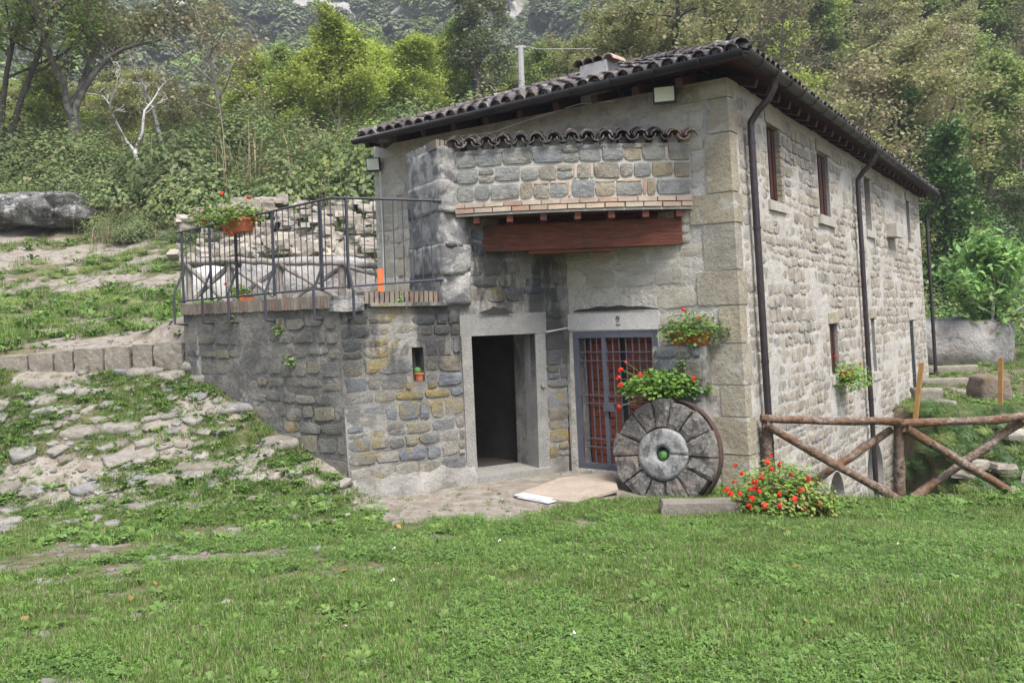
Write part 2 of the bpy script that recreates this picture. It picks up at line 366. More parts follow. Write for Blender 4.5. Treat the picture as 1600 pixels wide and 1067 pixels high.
M['lf_far'] = leaf_mat('far forest foliage', [(.12, .155, .09), (.15, .19, .105), (.19, .225, .12), (.13, .155, .095), (.22, .24, .14)], .3, .7)

# ------------------------------------------------------------------ air
def add_haze(dens):
    me = mesh_np('haze', [(x, y, z) for z in (-8, 420) for x, y in ((-900, -160), (900, -160), (900, 900), (-900, 900))], [[0, 3, 2, 1], [4, 5, 6, 7], [0, 1, 5, 4], [1, 2, 6, 5], [2, 3, 7, 6], [3, 0, 4, 7]])
    m = bpy.data.materials.new('haze air'); m.use_nodes = True; nt = m.node_tree; nt.nodes.remove(nt.nodes['Principled BSDF'])
    v = nt.nodes.new('ShaderNodeVolumePrincipled'); v.inputs['Color'].default_value = (.86, .92, 1, 1); v.inputs['Density'].default_value = dens; v.inputs['Anisotropy'].default_value = .2
    nt.links.new(v.outputs[0], nt.nodes['Material Output'].inputs['Volume']); me.materials.append(m)
    o = obj('haze', me); o['kind'] = 'stuff'; o['label'] = 'thin pale haze in the valley air'; return o

# ------------------------------------------------------------------ plan of the mill
DF = V((.82, -.572, 0)).normalized(); NF = V((DF.y, -DF.x, 0)); NF = -NF if NF.y > 0 else NF
DR = V((.572, .82, 0)).normalized(); NR = V((DR.y, -DR.x, 0)); NR = NR if NR.x > 0 else -NR
G0 = at_y(900, 733, 12.3); G0.z = 0                      # foot of the gate's left jamb
KB = on_plane(1172, 722, G0, NF); KT = on_plane(1137, 152, G0, NF)
def along(p, base, d): return (p - base).dot(d)
sb, st = along(KB, G0, DF), along(KT, G0, DF)
zb, zt = KB.z, KT.z
sl = (st - sb) / (zt - zb)
EAVE = 5.34
CB = G0 + DF * (sb + sl * (-.15 - zb)); CT = G0 + DF * (sb + sl * (EAVE - zb))      # corner foot and top
LB = on_plane(590, 420, G0, NF); LB.z = 0
DU = V((.862, .507, 0)).normalized(); ND = V((DU.y, -DU.x, 0))
IC = on_plane(892, 620, G0, NF); IC.z = 0                # inner corner of annex and house
DC = on_plane(548, 770, IC, ND); DC.z = 0                # annex outer corner, foot
DCt = on_plane(527, 490, IC, ND); DCt.z = 0
TE = at_y(290, 575, 12.45); TE.z = 0                     # far end of the terrace wall

class Wall:
    def __init__(s, A0, B0, A1, B1, z0, z1, n):
        s.A0, s.B0, s.A1, s.B1 = [V((p.x, p.y, 0)) for p in (A0, B0, A1, B1)]
        s.z0, s.z1 = z0, z1; s.L = (s.B0 - s.A0).length; s.n = n.normalized()
        s.u = (s.B0 - s.A0).normalized()
    def p(s, a, z, n=0.0):
        t = a / s.L; b = (z - s.z0) / (s.z1 - s.z0)
        q = s.A0.lerp(s.B0, t).lerp(s.A1.lerp(s.B1, t), b) + s.n * n
        return V((q.x, q.y, z))
    def at(s, px, py):
        pn = s.n; p = on_plane(px, py, s.A0.lerp(s.A1, .5), pn)
        for _ in range(4):           # refine against the batter
            a = (p - s.A0).dot(s.u); b = (p.z - s.z0) / (s.z1 - s.z0)
            l0 = s.A0.lerp(s.A1, b); l1 = s.B0.lerp(s.B1, b); d = (l1 - l0)
            t = (V((p.x, p.y, 0)) - l0).dot(d) / d.dot(d)
            p = on_plane(px, py, l0.lerp(l1, t), pn)
        return t * s.L, p.z
    def basis(s, a, z, n=0.0):
        o = s.p(a, z, n); x = (s.p(a + .1, z, n) - o).normalized(); y = -s.n; zz = x.cross(y).normalized()
        up = (s.p(a, z + .1, n) - o).normalized()
        m = Matrix((x, y, up)).transposed().to_4x4(); m.translation = o
        return m

def wall_body(name, W, mat, parent, openings=(), thick=.5, step=.22, amp=.012, back=True, seed=0):
    ss = {0.0, W.L}; zs = {W.z0, W.z1}
    for (a0, a1, z0, z1, d) in openings: ss |= {a0, a1}; zs |= {z0, z1}
    def fill(vals, step):
        vals = sorted(vals); out = []
        for i in range(len(vals) - 1):
            k = max(1, int(round((vals[i + 1] - vals[i]) / step)))
            out += [vals[i] + (vals[i + 1] - vals[i]) * j / k for j in range(k)]
        return out + [vals[-1]]
    S = fill(ss, step); Z = fill(zs, step); ns, nz = len(S), len(Z)
    inside = lambda a, z: any(o[0] < a < o[1] and o[2] < z < o[3] for o in openings)
    verts = []; faces = []
    for i, a in enumerate(S):
        for j, z in enumerate(Z):
            e = 0 if i in (0, ns - 1) or any(o[0] - 1e-6 <= a <= o[1] + 1e-6 and o[2] - 1e-6 <= z <= o[3] + 1e-6 for o in openings) else 1
            verts.append(W.p(a, z, e * amp * (fbm(a * 2.1 + seed, z * 2.1) - .5) * 4))
    nb = len(verts)
    for i, a in enumerate(S):
        for j, z in enumerate(Z): verts.append(W.p(a, z, -thick))
    id_ = lambda i, j: i * nz + j
    for i in range(ns - 1):
        for j in range(nz - 1):
            am, zm = (S[i] + S[i + 1]) / 2, (Z[j] + Z[j + 1]) / 2
            if inside(am, zm): continue
            q = [id_(i, j), id_(i + 1, j), id_(i + 1, j + 1), id_(i, j + 1)]
            faces.append(q)
            if back: faces.append([k + nb for k in q[::-1]])
    for j in range(nz - 1):                                          # ends
        for i in (0, ns - 1):
            q = [id_(i, j), id_(i, j + 1), id_(i, j + 1) + nb, id_(i, j) + nb]; faces.append(q if i == 0 else q[::-1])
    for i in range(ns - 1): faces.append([id_(i, nz - 1), id_(i + 1, nz - 1), id_(i + 1, nz - 1) + nb, id_(i, nz - 1) + nb])
    for (a0, a1, z0, z1, d) in openings:
        c = [W.p(a0, z0), W.p(a1, z0), W.p(a1, z1), W.p(a0, z1)]; d_ = [q - W.n * (d if d else thick) for q in c]
        b = len(verts); verts += c + d_
        for k in range(4):
            faces.append([b + k, b + (k + 1) % 4, b + 4 + (k + 1) % 4, b + 4 + k][::-1])
        if d: faces.append([b + 4, b + 5, b + 6, b + 7])
    me = mesh_np(name, verts, faces, mat)
    return obj(name, me, parent)

# stone blanks, unit size (x along the wall, y into it, z up), 42 triangles each
def pillow(seed, rough=.11, round_=.06, flat=.8):
    r = random.Random(seed); vs_ = []; g = (-.5, -.2, .2, .5)
    for j in range(4):
        for i in range(4):
            edge = i in (0, 3) or j in (0, 3); corner = i in (0, 3) and j in (0, 3)
            x = g[i] + r.uniform(-rough, rough) * .55; z = g[j] + r.uniform(-rough, rough) * .55
            if corner: k = r.uniform(round_ * .6, round_ * 2.4); x *= 1 - k; z *= 1 - k
            y = -(flat * r.uniform(.65, 1.0) if edge else r.uniform(.85, 1.05))
            if corner: y *= .6
            vs_.append((x, y, z))
    ring = [0, 1, 2, 3, 7, 11, 15, 14, 13, 12, 8, 4]
    base = [(vs_[k][0] * 1.04, .4, vs_[k][2] * 1.04) for k in ring]
    f = []
    for j in range(3):
        for i in range(3): a = j * 4 + i; f.append([a, a + 1, a + 5, a + 4])
    for k in range(12): f.append([ring[k], 16 + k, 16 + (k + 1) % 12, ring[(k + 1) % 12]])
    return np.array(vs_ + base), f
PIL = [pillow(i) for i in range(14)]
PIL_SQ = [pillow(50 + i, .07, .045, .95) for i in range(14)]
_mc = {}
def blank_mesh(kind, i, mat, smooth=True):
    k = (kind, i, mat.name); smooth = False
    if k not in _mc:
        v_, f_ = (PIL if kind == 'r' else PIL_SQ)[i]
        f_ = [list(reversed(q)) for q in f_] if False else f_
        _mc[k] = mesh_np('stone', v_, f_, mat, smooth)
    return _mc[k]
def free_spans(s0, s1, za, zb_, avoid):
    sp = [(s0, s1)]
    for (a0, a1, z0, z1) in avoid:
        if z1 <= za + .02 or z0 >= zb_ - .02: continue
        nsp = []
        for (p, q) in sp:
            if a1 <= p or a0 >= q: nsp.append((p, q)); continue
            if a0 - p > .05: nsp.append((p, a0))
            if q - a1 > .05: nsp.append((a1, q))
        sp = nsp
    return sp
def lay_courses(W, s0, s1, z0, z1, hr, wr, avoid=(), gap=.02, seed=1, wob=.02, split=.15):
    r = random.Random(seed); out = []; z = z0
    while z < z1 - hr[0] * .5:
        h = min(r.uniform(*hr), z1 - z)
        for (p, q) in free_spans(s0, s1, z, z + h, avoid):
            a = p
            while a < q - .03:
                w = r.uniform(*wr)
                if q - a - w < wr[0] * .6: w = q - a
                if r.random() < split and h > hr[0] * 1.1:
                    k = r.uniform(.4, .6)
                    out.append((a + w / 2, z + h * k / 2, w - gap, h * k - gap)); out.append((a + w / 2, z + h * (1 + k) / 2, w - gap, h * (1 - k) - gap))
                else: out.append((a + w / 2, z + h / 2 + r.uniform(-wob, wob) * .5, w - gap, h - gap - r.uniform(0, wob)))
                a += w
        z += h
    return [o for o in out if o[2] > .03 and o[3] > .025]
def place_stones(W, lst, mat, parent, proud=(.012, .035), kind='r', limit=300, name='stone', seed=1, rank=None, rest='rubble_stones', rot=.03):
    r = random.Random(seed); nk = len(PIL if kind == 'r' else PIL_SQ)
    def px_size(o):
        p = W.p(o[0], o[1]); d = p.y; return o[2] * o[3] / d / d
    lst = sorted(lst, key=px_size, reverse=True)
    av, af, ar = [], [], []; base = 0
    for k, (a, z, w, h) in enumerate(lst):
        pr = r.uniform(*proud); i = r.randrange(nk)
        m = W.basis(a, z) @ Matrix.Rotation(r.uniform(-rot, rot), 4, 'Y') @ Matrix.Diagonal((w * r.choice((-1, 1)), pr, h, 1))
        if k < limit:
            obj(name, blank_mesh(kind, i, mat), parent, m)
        else:
            v_, f_ = (PIL if kind == 'r' else PIL_SQ)[i]
            mm = np.array(m); av.append(v_ @ mm[:3, :3].T + mm[:3, 3]); af += [[q + base for q in f] for f in f_]; base += len(v_); ar += [r.random()] * len(v_)
    if av:
        o = obj(rest, mesh_np(rest, np.vstack(av), af, mat, False, ar), parent); o['kind'] = 'stuff'

# ------------------------------------------------------------------ ground
def seg_side(x, y, A, B):
    """distance to the left of A->B"""
    dx, dy = B[0] - A[0], B[1] - A[1]; L = math.hypot(dx, dy)
    return (dx * (y - A[1]) - dy * (x - A[0])) / L
nTW = V((TE.y - DC.y, -(TE.x - DC.x), 0)).normalized(); nTW = -nTW if nTW.y > 0 else nTW
EDGE_A = (TE.x, TE.y); EDGE_B = (DC.x, DC.y)
def ramp_z(q): return np.interp(q, [9.0, 10.2, 11.0, 11.9, 12.85, 13.1], [0, .16, .55, 1.12, 1.66, 1.74])
LY = [-50, 12.6, 12.7, 16, 19, 22, 27, 32, 36, 40, 60, 90, 130, 150, 250, 420, 620]
LZ = [1.9, 1.9, 2.02, 2.55, 3.1, 4.1, 5.7, 8.3, 10, 10.8, 14, 22, 32, 40, 112, 232, 300]
RY = [-50, 16, 17.8, 20, 24, 30, 34, 42, 60, 90, 150, 250, 420, 620]
RZ = [0, 0, 0, .05, .45, 1.4, 3.0, 9, 20, 42, 84, 150, 250, 310]
def H(x, y):
    x = np.asarray(x, float); y = np.asarray(y, float)
    near = np.interp(y, [-4, 2, 4, 6, 8, 9.5, 20], [.66, .60, .46, .27, .10, 0, 0])
    near = near + .035 * (fbm(x * .7, y * .7) - .5) * sstep(0, 3, y)
    near = near - .22 * sstep(2.6, 5, x) * sstep(6.5, 10.5, y) - .07 * sstep(1.0, 1.7, x) * sstep(6.5, 9.2, y)
    # ramp beside the terrace wall
    q = y + .12 * (-2 - x)
    rz = ramp_z(q) + .10 * (fbm(x * 1.1 + 5, y * 1.6) - .5) * sstep(9.6, 10.6, q) + .05 * (fbm(x * 3 + 5, y * 3.6) - .5) * sstep(9.6, 10.6, q)
    mm = sstep(-1.75, -2.35, x)
    z = np.where(rz > near, near + (rz - near) * mm, near)
    # left upper ground
    big = fbm(x * .11 + 3, y * .11) - .5
    zl = np.interp(y, LY, LZ) + (fbm(x * .35, y * .35) - .5) * .55 * sstep(15, 20, y) + big * np.interp(y, [20, 60, 200, 500], [0, 4, 22, 40])
    zl = zl + .06 * (fbm(x * 1.5, y * 1.5) - .5)
    zr = np.interp(y, RY, RZ) + (fbm(x * .3, y * .3) - .5) * .5 * sstep(18, 22, y) + big * np.interp(y, [20, 60, 200, 500], [0, 4, 20, 40])
    ang = x / np.maximum(y, 1)
    far = zl + (zr - zl) * sstep(.02, .36, ang)
    # between the terrace and the house the ground stays at yard level until behind
    kerb = sstep(12.56, 12.66, y)
    left = sstep(-3.9, -4.6, x)
    up = kerb * left
    back = sstep(15.5, 19.0, y) * sstep(4.5, -1, x)
    far_on = np.maximum(up, back)
    # right side: gully of the mill race, garden beyond it
    top = 17.4 - .28 * (x - 8.6)
    top = np.clip(top, 15.0, 18.4); top = top + (19.4 - top) * sstep(9.0, 8.2, x) + .5 * (fbm(x * .5, x * 0) - .5)
    gy = np.interp(y, [10.9, 11.5, 12.4, 13.1], [0, -.35, -1.5, -2.0])
    gy2 = -2.0 + 2.05 * sstep(-1.9, .1, y - top) + .25 * (fbm(x * 1.2, y * 1.2) - .5) * sstep(11, 12, y) * sstep(19, 17, y)
    g = np.where(y < 13.1, np.minimum(z + gy, z), gy2)
    g = np.where(y < 13.1, z + gy, np.where(y < 19.6, gy2 + .0, zr))
    bl = sstep(19.0, 20.2, y); g = np.where(y >= 13.1, gy2 * (1 - bl) + zr * bl, g)
    rm = sstep(2.5, 3.1, x)
    z = z + (g - z) * rm
    lowfar = sstep(20, 30, y) * (1 - rm)
    w = np.maximum(far_on, lowfar)
    z = z * (1 - w) + far * w
    allfar = sstep(22, 34, y); z = z * (1 - allfar) + far * allfar
    # earth filling behind the terrace wall
    bl_ = (x - DC.x) * nTW.x + (y - DC.y) * nTW.y
    bd_ = (x - DC.x) * ND.x + (y - DC.y) * ND.y
    tm = sstep(-.14, -.34, bl_) * sstep(-.14, -.34, bd_) * sstep(-1.05, -1.2, x) * sstep(-6.6, -4.9, x) * sstep(19, 16.5, y)
    z = z * (1 - tm) + np.maximum(z, 2.5) * tm
    return z
def Hs(x, y): return float(H(np.array([x]), np.array([y]))[0])

def axis(lo, a, b, hi, st, grow=1.12):
    c = list(np.arange(a, b + 1e-6, st)); d = st; x = c[-1]
    while x < hi: d *= grow; x += d; c.append(x)
    d = st; x = c[0]; l = []
    while x > lo: d *= grow; x -= d; l.append(x)
    return np.array(l[::-1] + c)
def sand_mask(x, y):
    """bare trodden earth, 0..1"""
    n_ = fbm(x * 1.3 + 4, y * 1.9 + 2, 5); n2 = fbm(x * .45 + 8, y * .8, 4)
    edge = 9.55 + .9 * sstep(-.1, 1.5, x) + .25 * (n_ - .5) * 3     # yard in front of the doors
    yard = sstep(-.35, .35, (y - edge)) * sstep(2.3, 1.6, x) * sstep(-2.7, -1.6, x)
    yard2 = sstep(8.6, 9.4, y + .4 * (n_ - .5)) * sstep(-2.6, -1.2, x) * sstep(.9, -.3, x)
    leftb = .55 * sstep(.34, .62, n_) * sstep(-.4, -2.0, x) * sstep(4.2, 5.8, y) * sstep(9.7, 9.0, y)
    ramp = sstep(.48, .62, n_) * sstep(-1.9, -2.4, x) * sstep(9.4, 10.2, y)
    up = sstep(.53, .60, .65 * fbm(x * .5 + 2, y * .55 + 7, 5) + .35 * fbm(x * 2.2, y * 2.2 + 3, 3)) * sstep(12.6, 12.8, y) * sstep(30, 26, y) * sstep(-4.3, -4.9, x)
    spots = sstep(.58, .78, n_) * .6
    right = sstep(.60, .68, n_) * sstep(4, 6, x) * sstep(17, 20, y) * sstep(34, 30, y) * .9
    m = np.maximum.reduce([yard, yard2 * sstep(.40, .5, n_ + .12), leftb * .85, ramp, up, spots, right])
    return m
gx = axis(-420, -13, 14, 480, .14); gyv = axis(-30, 1.0, 20, 640, .13, 1.10)
GX, GY = np.meshgrid(gx, gyv); GZ = H(GX, GY)
sm = sand_mask(GX, GY); GZ = GZ + .02 * (fbm(GX * 4, GY * 4, 3) - .5) * (GY < 25)
nx_, ny_ = len(gx), len(gyv)
idx = np.arange(nx_ * ny_).reshape(ny_, nx_)
quads = np.stack([idx[:-1, :-1], idx[:-1, 1:], idx[1:, 1:], idx[1:, :-1]], -1).reshape(-1, 4)
n = NT('ground')
sa = n.attr('sand'); fr = n.attr('far')
soil = n.ramp(n.noise(6, 6, .75), [(.3, (.085, .065, .045)), (.7, (.20, .165, .12))])
thatch = n.ramp(n.noise(12, 5, .75), [(.3, (.06, .07, .025)), (.65, (.155, .14, .075))])
sand = n.ramp(n.noise(5, 7, .72), [(.28, (.12, .10, .075)), (.45, (.20, .172, .138)), (.6, (.265, .24, .205)), (.78, (.34, .32, .28))])
soil = n.mix(n.mask(n.noise(2.8, 5), .40, .60), soil, thatch)
c = n.mix(n.mask(n.math('ADD', sa, n.math('MULTIPLY', n.math('SUBTRACT', n.noise(7, 5, .7), .5), .7)), .3, .62), soil, sand)
duff = n.ramp(n.noise(1.5, 6, .7), [(.3, (.05, .05, .025)), (.6, (.11, .10, .05)), (.8, (.18, .15, .09))])
nz_ = n.noise(.035, 6, .6); cliff = n.ramp(n.noise(.25, 6, .7, n.stretch((1, 1, 2.4))), [(.3, (.18, .165, .15)), (.6, (.34, .325, .31)), (.8, (.46, .45, .43))])
farc = n.mix(n.mask(nz_, .50, .56), n.ramp(n.noise(.5, 6, .7), [(.3, (.06, .075, .035)), (.7, (.13, .14, .07))]), cliff)
farc = n.mix(n.mask(fr, .35, .9), duff, farc)
c = n.mix(n.mask(fr, .05, .3), c, farc)
nb = n.bump(n.noise(9, 6, .7), .8, .04); nb = n.bump(n.noise(60, 4, .7), .5, .01, nb)
M['ground'] = n.done(c, nb, .95)
fa = np.clip(np.interp(GY, [26, 34, 90, 150], [0, .32, .45, 1]), 0, 1)
g_me = mesh_np('ground', np.stack([GX, GY, GZ], -1).reshape(-1, 3), quads, M['ground'], True, extra={'sand': sm.ravel(), 'far': fa.ravel()})

add_haze(.0009)
ground = tag(obj('ground', g_me), 'grassy ground with bare earth rising to the wooded mountain', kind='structure')

# ------------------------------------------------------------------ house
CORN = CB.copy(); CORN.z = 0
RB_b = on_plane(1453, 600, CORN, NR); RB_t = on_plane(1446, 320, CORN + (CT - CB) * .5, NR)
LR = (V((RB_b.x, RB_b.y, 0)) - CORN).dot(DR)
FT = V((LB.x, LB.y, 0))
WF = Wall(FT, CB, FT, CT, -.15, EAVE, NF)
RE = CORN + DR * LR; REt = V((CT.x, CT.y, 0)) + DR * (LR + .0)
WR = Wall(CB, RE, CT, REt, -2.4, EAVE, NR)
# the corner leans only above the yard; extend it down to the gully foot
k_ = (-2.4 + .15) / (EAVE + .15); ext = V((CB.x, CB.y, 0)) + (V((CT.x, CT.y, 0)) - V((CB.x, CB.y, 0))) * k_
WR = Wall(ext, ext + DR * LR, CT, REt, -2.4, EAVE, NR)
house = thing('stone_house', V((CB.x, CB.y, 0)), 'two storey stone mill house with tiled roof and brown gutters', 'house')

ga0 = WF.at(900, 640)[0]; ga1 = WF.at(1034, 640)[0]; gz0 = 0.04; gz1 = (WF.at(900, 519)[1] + WF.at(1034, 515)[1]) / 2
op_f = [(ga0, ga1, gz0, gz1, .42)]
fw = wall_body('front_wall', WF, M['mortar_front'], house, op_f, .55, amp=.014)
def rect(W, x0, y0, x1, y1, d):
    a0, z1 = W.at(x0, y0); a1, z0 = W.at(x1, y1); return (a0, a1, z0, z1, d)
r_win = [rect(WR, 1196.5, 192, 1222, 318.5, .42), rect(WR, 1275.5, 236, 1299, 342, .42), rect(WR, 1348.8, 275, 1363.3, 361.5, .4),
         rect(WR, 1414.8, 313, 1424, 381.5, .4), rect(WR, 1295.5, 506, 1312.8, 583, .42), rect(WR, 1360.6, 498, 1371, 580, .4)]
r_door = rect(WR, 1420.8, 500, 1434.2, 619, .3); r_slit = rect(WR, 1440.2, 497, 1444.2, 544, .3); r_hole = rect(WR, 1421, 472, 1427.5, 480.5, .3)
ar1 = rect(WR, 1294, 745, 1322, 800, 0); ar1 = (ar1[0], ar1[1], -1.75, ar1[3], 1.2)
ar2 = rect(WR, 1352, 696, 1383.5, 775, 0); ar2 = (ar2[0], ar2[1], -1.95, ar2[3], 1.6)
op_r = r_win + [r_door, r_slit, r_hole, ar1, ar2]
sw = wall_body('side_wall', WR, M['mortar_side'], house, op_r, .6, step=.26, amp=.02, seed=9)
# back and far left walls
P_fl = V((FT.x, FT.y, 0)); P_bl = P_fl + DR * LR
wb = MB()
for (a, b) in ((P_fl, P_bl), (P_bl, V((REt.x, REt.y, 0)))):
    d = (b - a).normalized(); nn = V((-d.y, d.x, 0)); 
    q = [a, b, b - nn * .5, a - nn * .5]
    if (q[1] - q[0]).cross(q[2] - q[1]).z < 0: q = q[::-1]
    wb.prism([(p.x, p.y) for p in q], -.2, EAVE - .002)
wb.build('back_wall', M['plaster'], house)
# arches: spandrels and floors of the mill race
for (a0, a1, z0, z1, d) in (ar1, ar2):
    mb = MB(); N = 12; c = (a0 + a1) / 2; rr = (a1 - a0) / 2; zs = z1 - rr * 1.05
    for sgn in (-1, 1):
        pts = [(c + sgn * rr * math.sin(t * PI / 2 / N), zs + rr * 1.05 * math.cos(t * PI / 2 / N)) for t in range(N + 1)]
        for k in range(N):
            (x0, y0), (x1, y1) = pts[k], pts[k + 1]
            f = [WR.p(x0, y0), WR.p(x1, y1), WR.p(x1, z1 + .001), WR.p(x0, z1 + .001)]; b = [p - WR.n * .9 for p in f]
            mb.add(f + b, [[0, 1, 2, 3], [7, 6, 5, 4], [0, 4, 5, 1]], .5)
    mb.build('arch', M['mortar_side'], house)
    mb = MB(); q = [WR.p(a0 - .3, z0 - .3, -.62), WR.p(a1 + .3, z0 - .3, -.62), WR.p(a1 + .3, z1 + .2, -.62), WR.p(a0 - .3, z1 + .2, -.62)]; b = [p - WR.n * 3 for p in q]
    mb.add(q + b, [[4, 5, 6, 7], [0, 4, 5, 1], [1, 5, 6, 2], [2, 6, 7, 3], [3, 7, 4, 0]], .5); mb.build('culvert', M['interior'], house)  # culvert sides coloured dark, so the arches look shaded inside

# ---- stones of the two faces
pad = lambda o, e: (o[0] - e, o[1] + e, o[2] - e * .4, o[3] + e)
WFL = WF.L
lint_f = (ga0 - .08, ga1 + .02, gz1, gz1 + .30)
lamp_zone = []
# quoins: long and short blocks up the corner
qz = -.12; qi = 0; quoin_zones = []
qh = [.52, .50, .42, .55, .50, .46, .62, .40, .78, .45, .40]
for h in qh:
    if qz + h > EAVE - .02: h = EAVE - .03 - qz
    if h < .1: break
    wq = [.38, .74, .34, .66, .30, .58, .46, .62, .36, .30, .7][qi % 11]
    cs = WF.L * 1.0 - wq / 2
    wq2 = .16 + .1 * (qi % 2)
    # an L-shaped block: face on both walls
    mb = MB(); o = .016 + .012 * random.random(); g_ = .010
    za, zc = qz + g_, qz + h - g_
    def qp(a, z, n1, n2): return WF.p(a, z, n1) + NR * n2
    def q4(z, e): return [qp(WFL - wq + .03, z, -.05, 0), qp(WFL - wq + e, z, o, 0), qp(WFL - .015, z, o, o - .01), WR.p(.015, z, o) + NF * (o - .012), WR.p(wq2 - e, z, o), WR.p(wq2, z, -.05), WF.p(WFL - .25, z, -.25)]
    rows = [q4(za, .02), q4(za + .03, 0), q4(zc - .03, 0), q4(zc, .02)]
    vs_ = [p for r_ in rows for p in r_]; nn = 7; fs = []
    for k in range(3):
        for i in range(nn): fs.append([k * nn + i, k * nn + (i + 1) % nn, (k + 1) * nn + (i + 1) % nn, (k + 1) * nn + i])
    fs += [list(range(nn))[::-1], [3 * nn + i for i in range(nn)]]
    mb.add(vs_, fs, random.random()); mb.build('quoin', M['quoin'], fw)
    quoin_zones.append((WFL - wq - .01, WFL + .1, qz, qz + h)); qz += h; qi += 1
avoid_f = [pad(op_f[0][:4], .02), (ga0 - .3, ga0 + .02, -1, gz1 + .3), lint_f] + quoin_zones
# buttress zone and hidden annex zone
sF = WF.at(892, 600)[0]
fl = lay_courses(WF, sF - .1, WFL - .35, .0, EAVE - .25, (.2, .36), (.28, .62), avoid_f, .045, 3, .05)
fl += lay_courses(WF, .05, 1.0, 2.3, EAVE - .2, (.2, .34), (.25, .5), [], .05, 4, .05)
place_stones(WF, fl, M['stone_front'], fw, (.006, .022), seed=3)
avoid_r = [(-.1, .30, -3, 6)] + [(o[0] - .03, o[1] + .03, o[2] - .02, o[3] + .03) for o in op_r]
avoid_r += [(o[0] - .15, o[1] + .15, o[2] - .20, o[2] + .02) for o in r_win] + [(o[0] - .12, o[1] + .12, o[3] - .02, o[3] + .22) for o in r_win + [r_door]]
rl = lay_courses(WR, .3, WR.L - .05, -2.3, EAVE - .12, (.14, .25), (.16, .36), avoid_r, .03, 5, .05, .10)
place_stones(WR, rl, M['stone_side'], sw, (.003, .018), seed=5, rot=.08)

# lintels, sills, shutters of the side windows
def wbox(W, a0, a1, z0, z1, n0, n1, name, mat, parent, j=.004, mb=None, r=None):
    own = mb is None; mb = mb or MB()
    jj = lambda: random.uniform(-j, j)
    c = [(a0, z0), (a1, z0), (a1, z1), (a0, z1)]
    pts = [W.p(a + jj(), z + jj(), n1) for a, z in c] + [W.p(a, z, n0) for a, z in c]
    mb.add(pts, [[0, 1, 2, 3], [7, 6, 5, 4], [0, 4, 5, 1], [1, 5, 6, 2], [2, 6, 7, 3], [3, 7, 4, 0]], r)
    return mb.build(name, mat, parent) if own else None
for i, o in enumerate(r_win):
    win = MB(); w_ = o[1] - o[0]
    win.box((0, 0, 0), (.001, .001, .001))
    m = MB()
    dpt = -.075 if i in (0, 1, 4) else -.17
    wo = wbox(WR, o[0], o[1], o[2], o[3], dpt - .05, dpt, 'window', M['shutter'] if i in (0, 1, 4) else M['dark'], house, 0)
    if i in (0, 1, 4):
        for k in range(3):
            a = o[0] + w_ * (k + .12) / 3
            wbox(WR, a, a + w_ * .23, o[2] + .06, o[3] - .06, dpt, dpt + .025, 'shutter_board', M['shutter'], wo, 0)
    wbox(WR, o[1] - .012, o[1] + .003, o[2] + .003, o[3] - .003, -.32, -.004, 'jamb_stone', M['jamb'], wo, 0)
    wbox(WR, o[0] - .13, o[1] + .15, o[2] - .15, o[2] - .002, -.3, .045, 'sill', M['sill'], wo, .012)
    wbox(WR, o[0] - .1, o[1] + .12, o[3] + .002, o[3] + .2, -.3, .03, 'lintel', M['quoin'] if i else M['slab'], wo, .015)
    if i == 0:
        z = o[2] + .02
        while z < o[3] - .03:
            h = random.uniform(.07, .14)
            wbox(WR, o[1] - .02, o[1] + .1, z, min(z + h - .012, o[3]), -.07, .02, 'jamb_brick', M['quoin'], wo, .006); z += h
mb = MB(); o = r_door
dd = wbox(WR, o[0], o[1], o[2], o[3], -.06, -.03, 'side_door', M['gate'], house, 0)
for k in range(5):
    a = o[0] + (o[1] - o[0]) * (k + .5) / 5; wbox(WR, a - .012, a + .012, o[2] + .05, o[3] - .05, -.03, -.01, 'bar', M['iron'], dd, 0)
for z in (.25, .3, .62, .66, .9):
    zz = o[2] + (o[3] - o[2]) * z; wbox(WR, o[0], o[1], zz - .015, zz + .015, -.03, -.005, 'rail', M['iron'], dd, 0)
wbox(WR, o[0] - .15, o[1] + .15, o[3] + .002, o[3] + .22, -.2, .03, 'lintel', M['sill'], dd, .01)
wbox(WR, *[r_slit[0] - .02, r_slit[1] + .15, r_slit[2] - .2, r_slit[2] - .01], -.2, .05, 'sill', M['sill'], house, .01)
b0 = WR.at(1385, 369); b1 = WR.at(1396, 357)
wbox(WR, b0[0], b1[0], b0[1], b1[1] + .02, -.2, .22, 'bracket_stone', M['sill'], house, .03)

# ---- gate in the front wall
wbox(WF, ga0 - .1, ga1 + .06, gz1 + .002, gz1 + .27, -.3, .016, 'gate_lintel', M['lintel'], house, .02)
td = bpy.data.curves.new('house_number', 'FONT'); td.body = '9'; td.size = .13; td.extrude = .002; td.align_x = 'CENTER'
td.materials.append(M['iron'])
nm = WF.basis((ga0 + ga1) / 2 + .09, gz1 + .125, .026) @ Matrix.Rotation(PI / 2, 4, 'X')
_t = bpy.data.objects.new('house_number_text', td); COL.objects.link(_t); bpy.context.view_layer.update()
_me = bpy.data.meshes.new_from_object(_t.evaluated_get(bpy.context.evaluated_depsgraph_get())); bpy.data.objects.remove(_t)
obj('house_number', _me, house, nm)
wbox(WF, (ga0 + ga1) / 2 + .06, (ga0 + ga1) / 2 + .12, gz1 + .085, gz1 + .095, .014, .026, 'number_rule', M['iron'], house, 0)
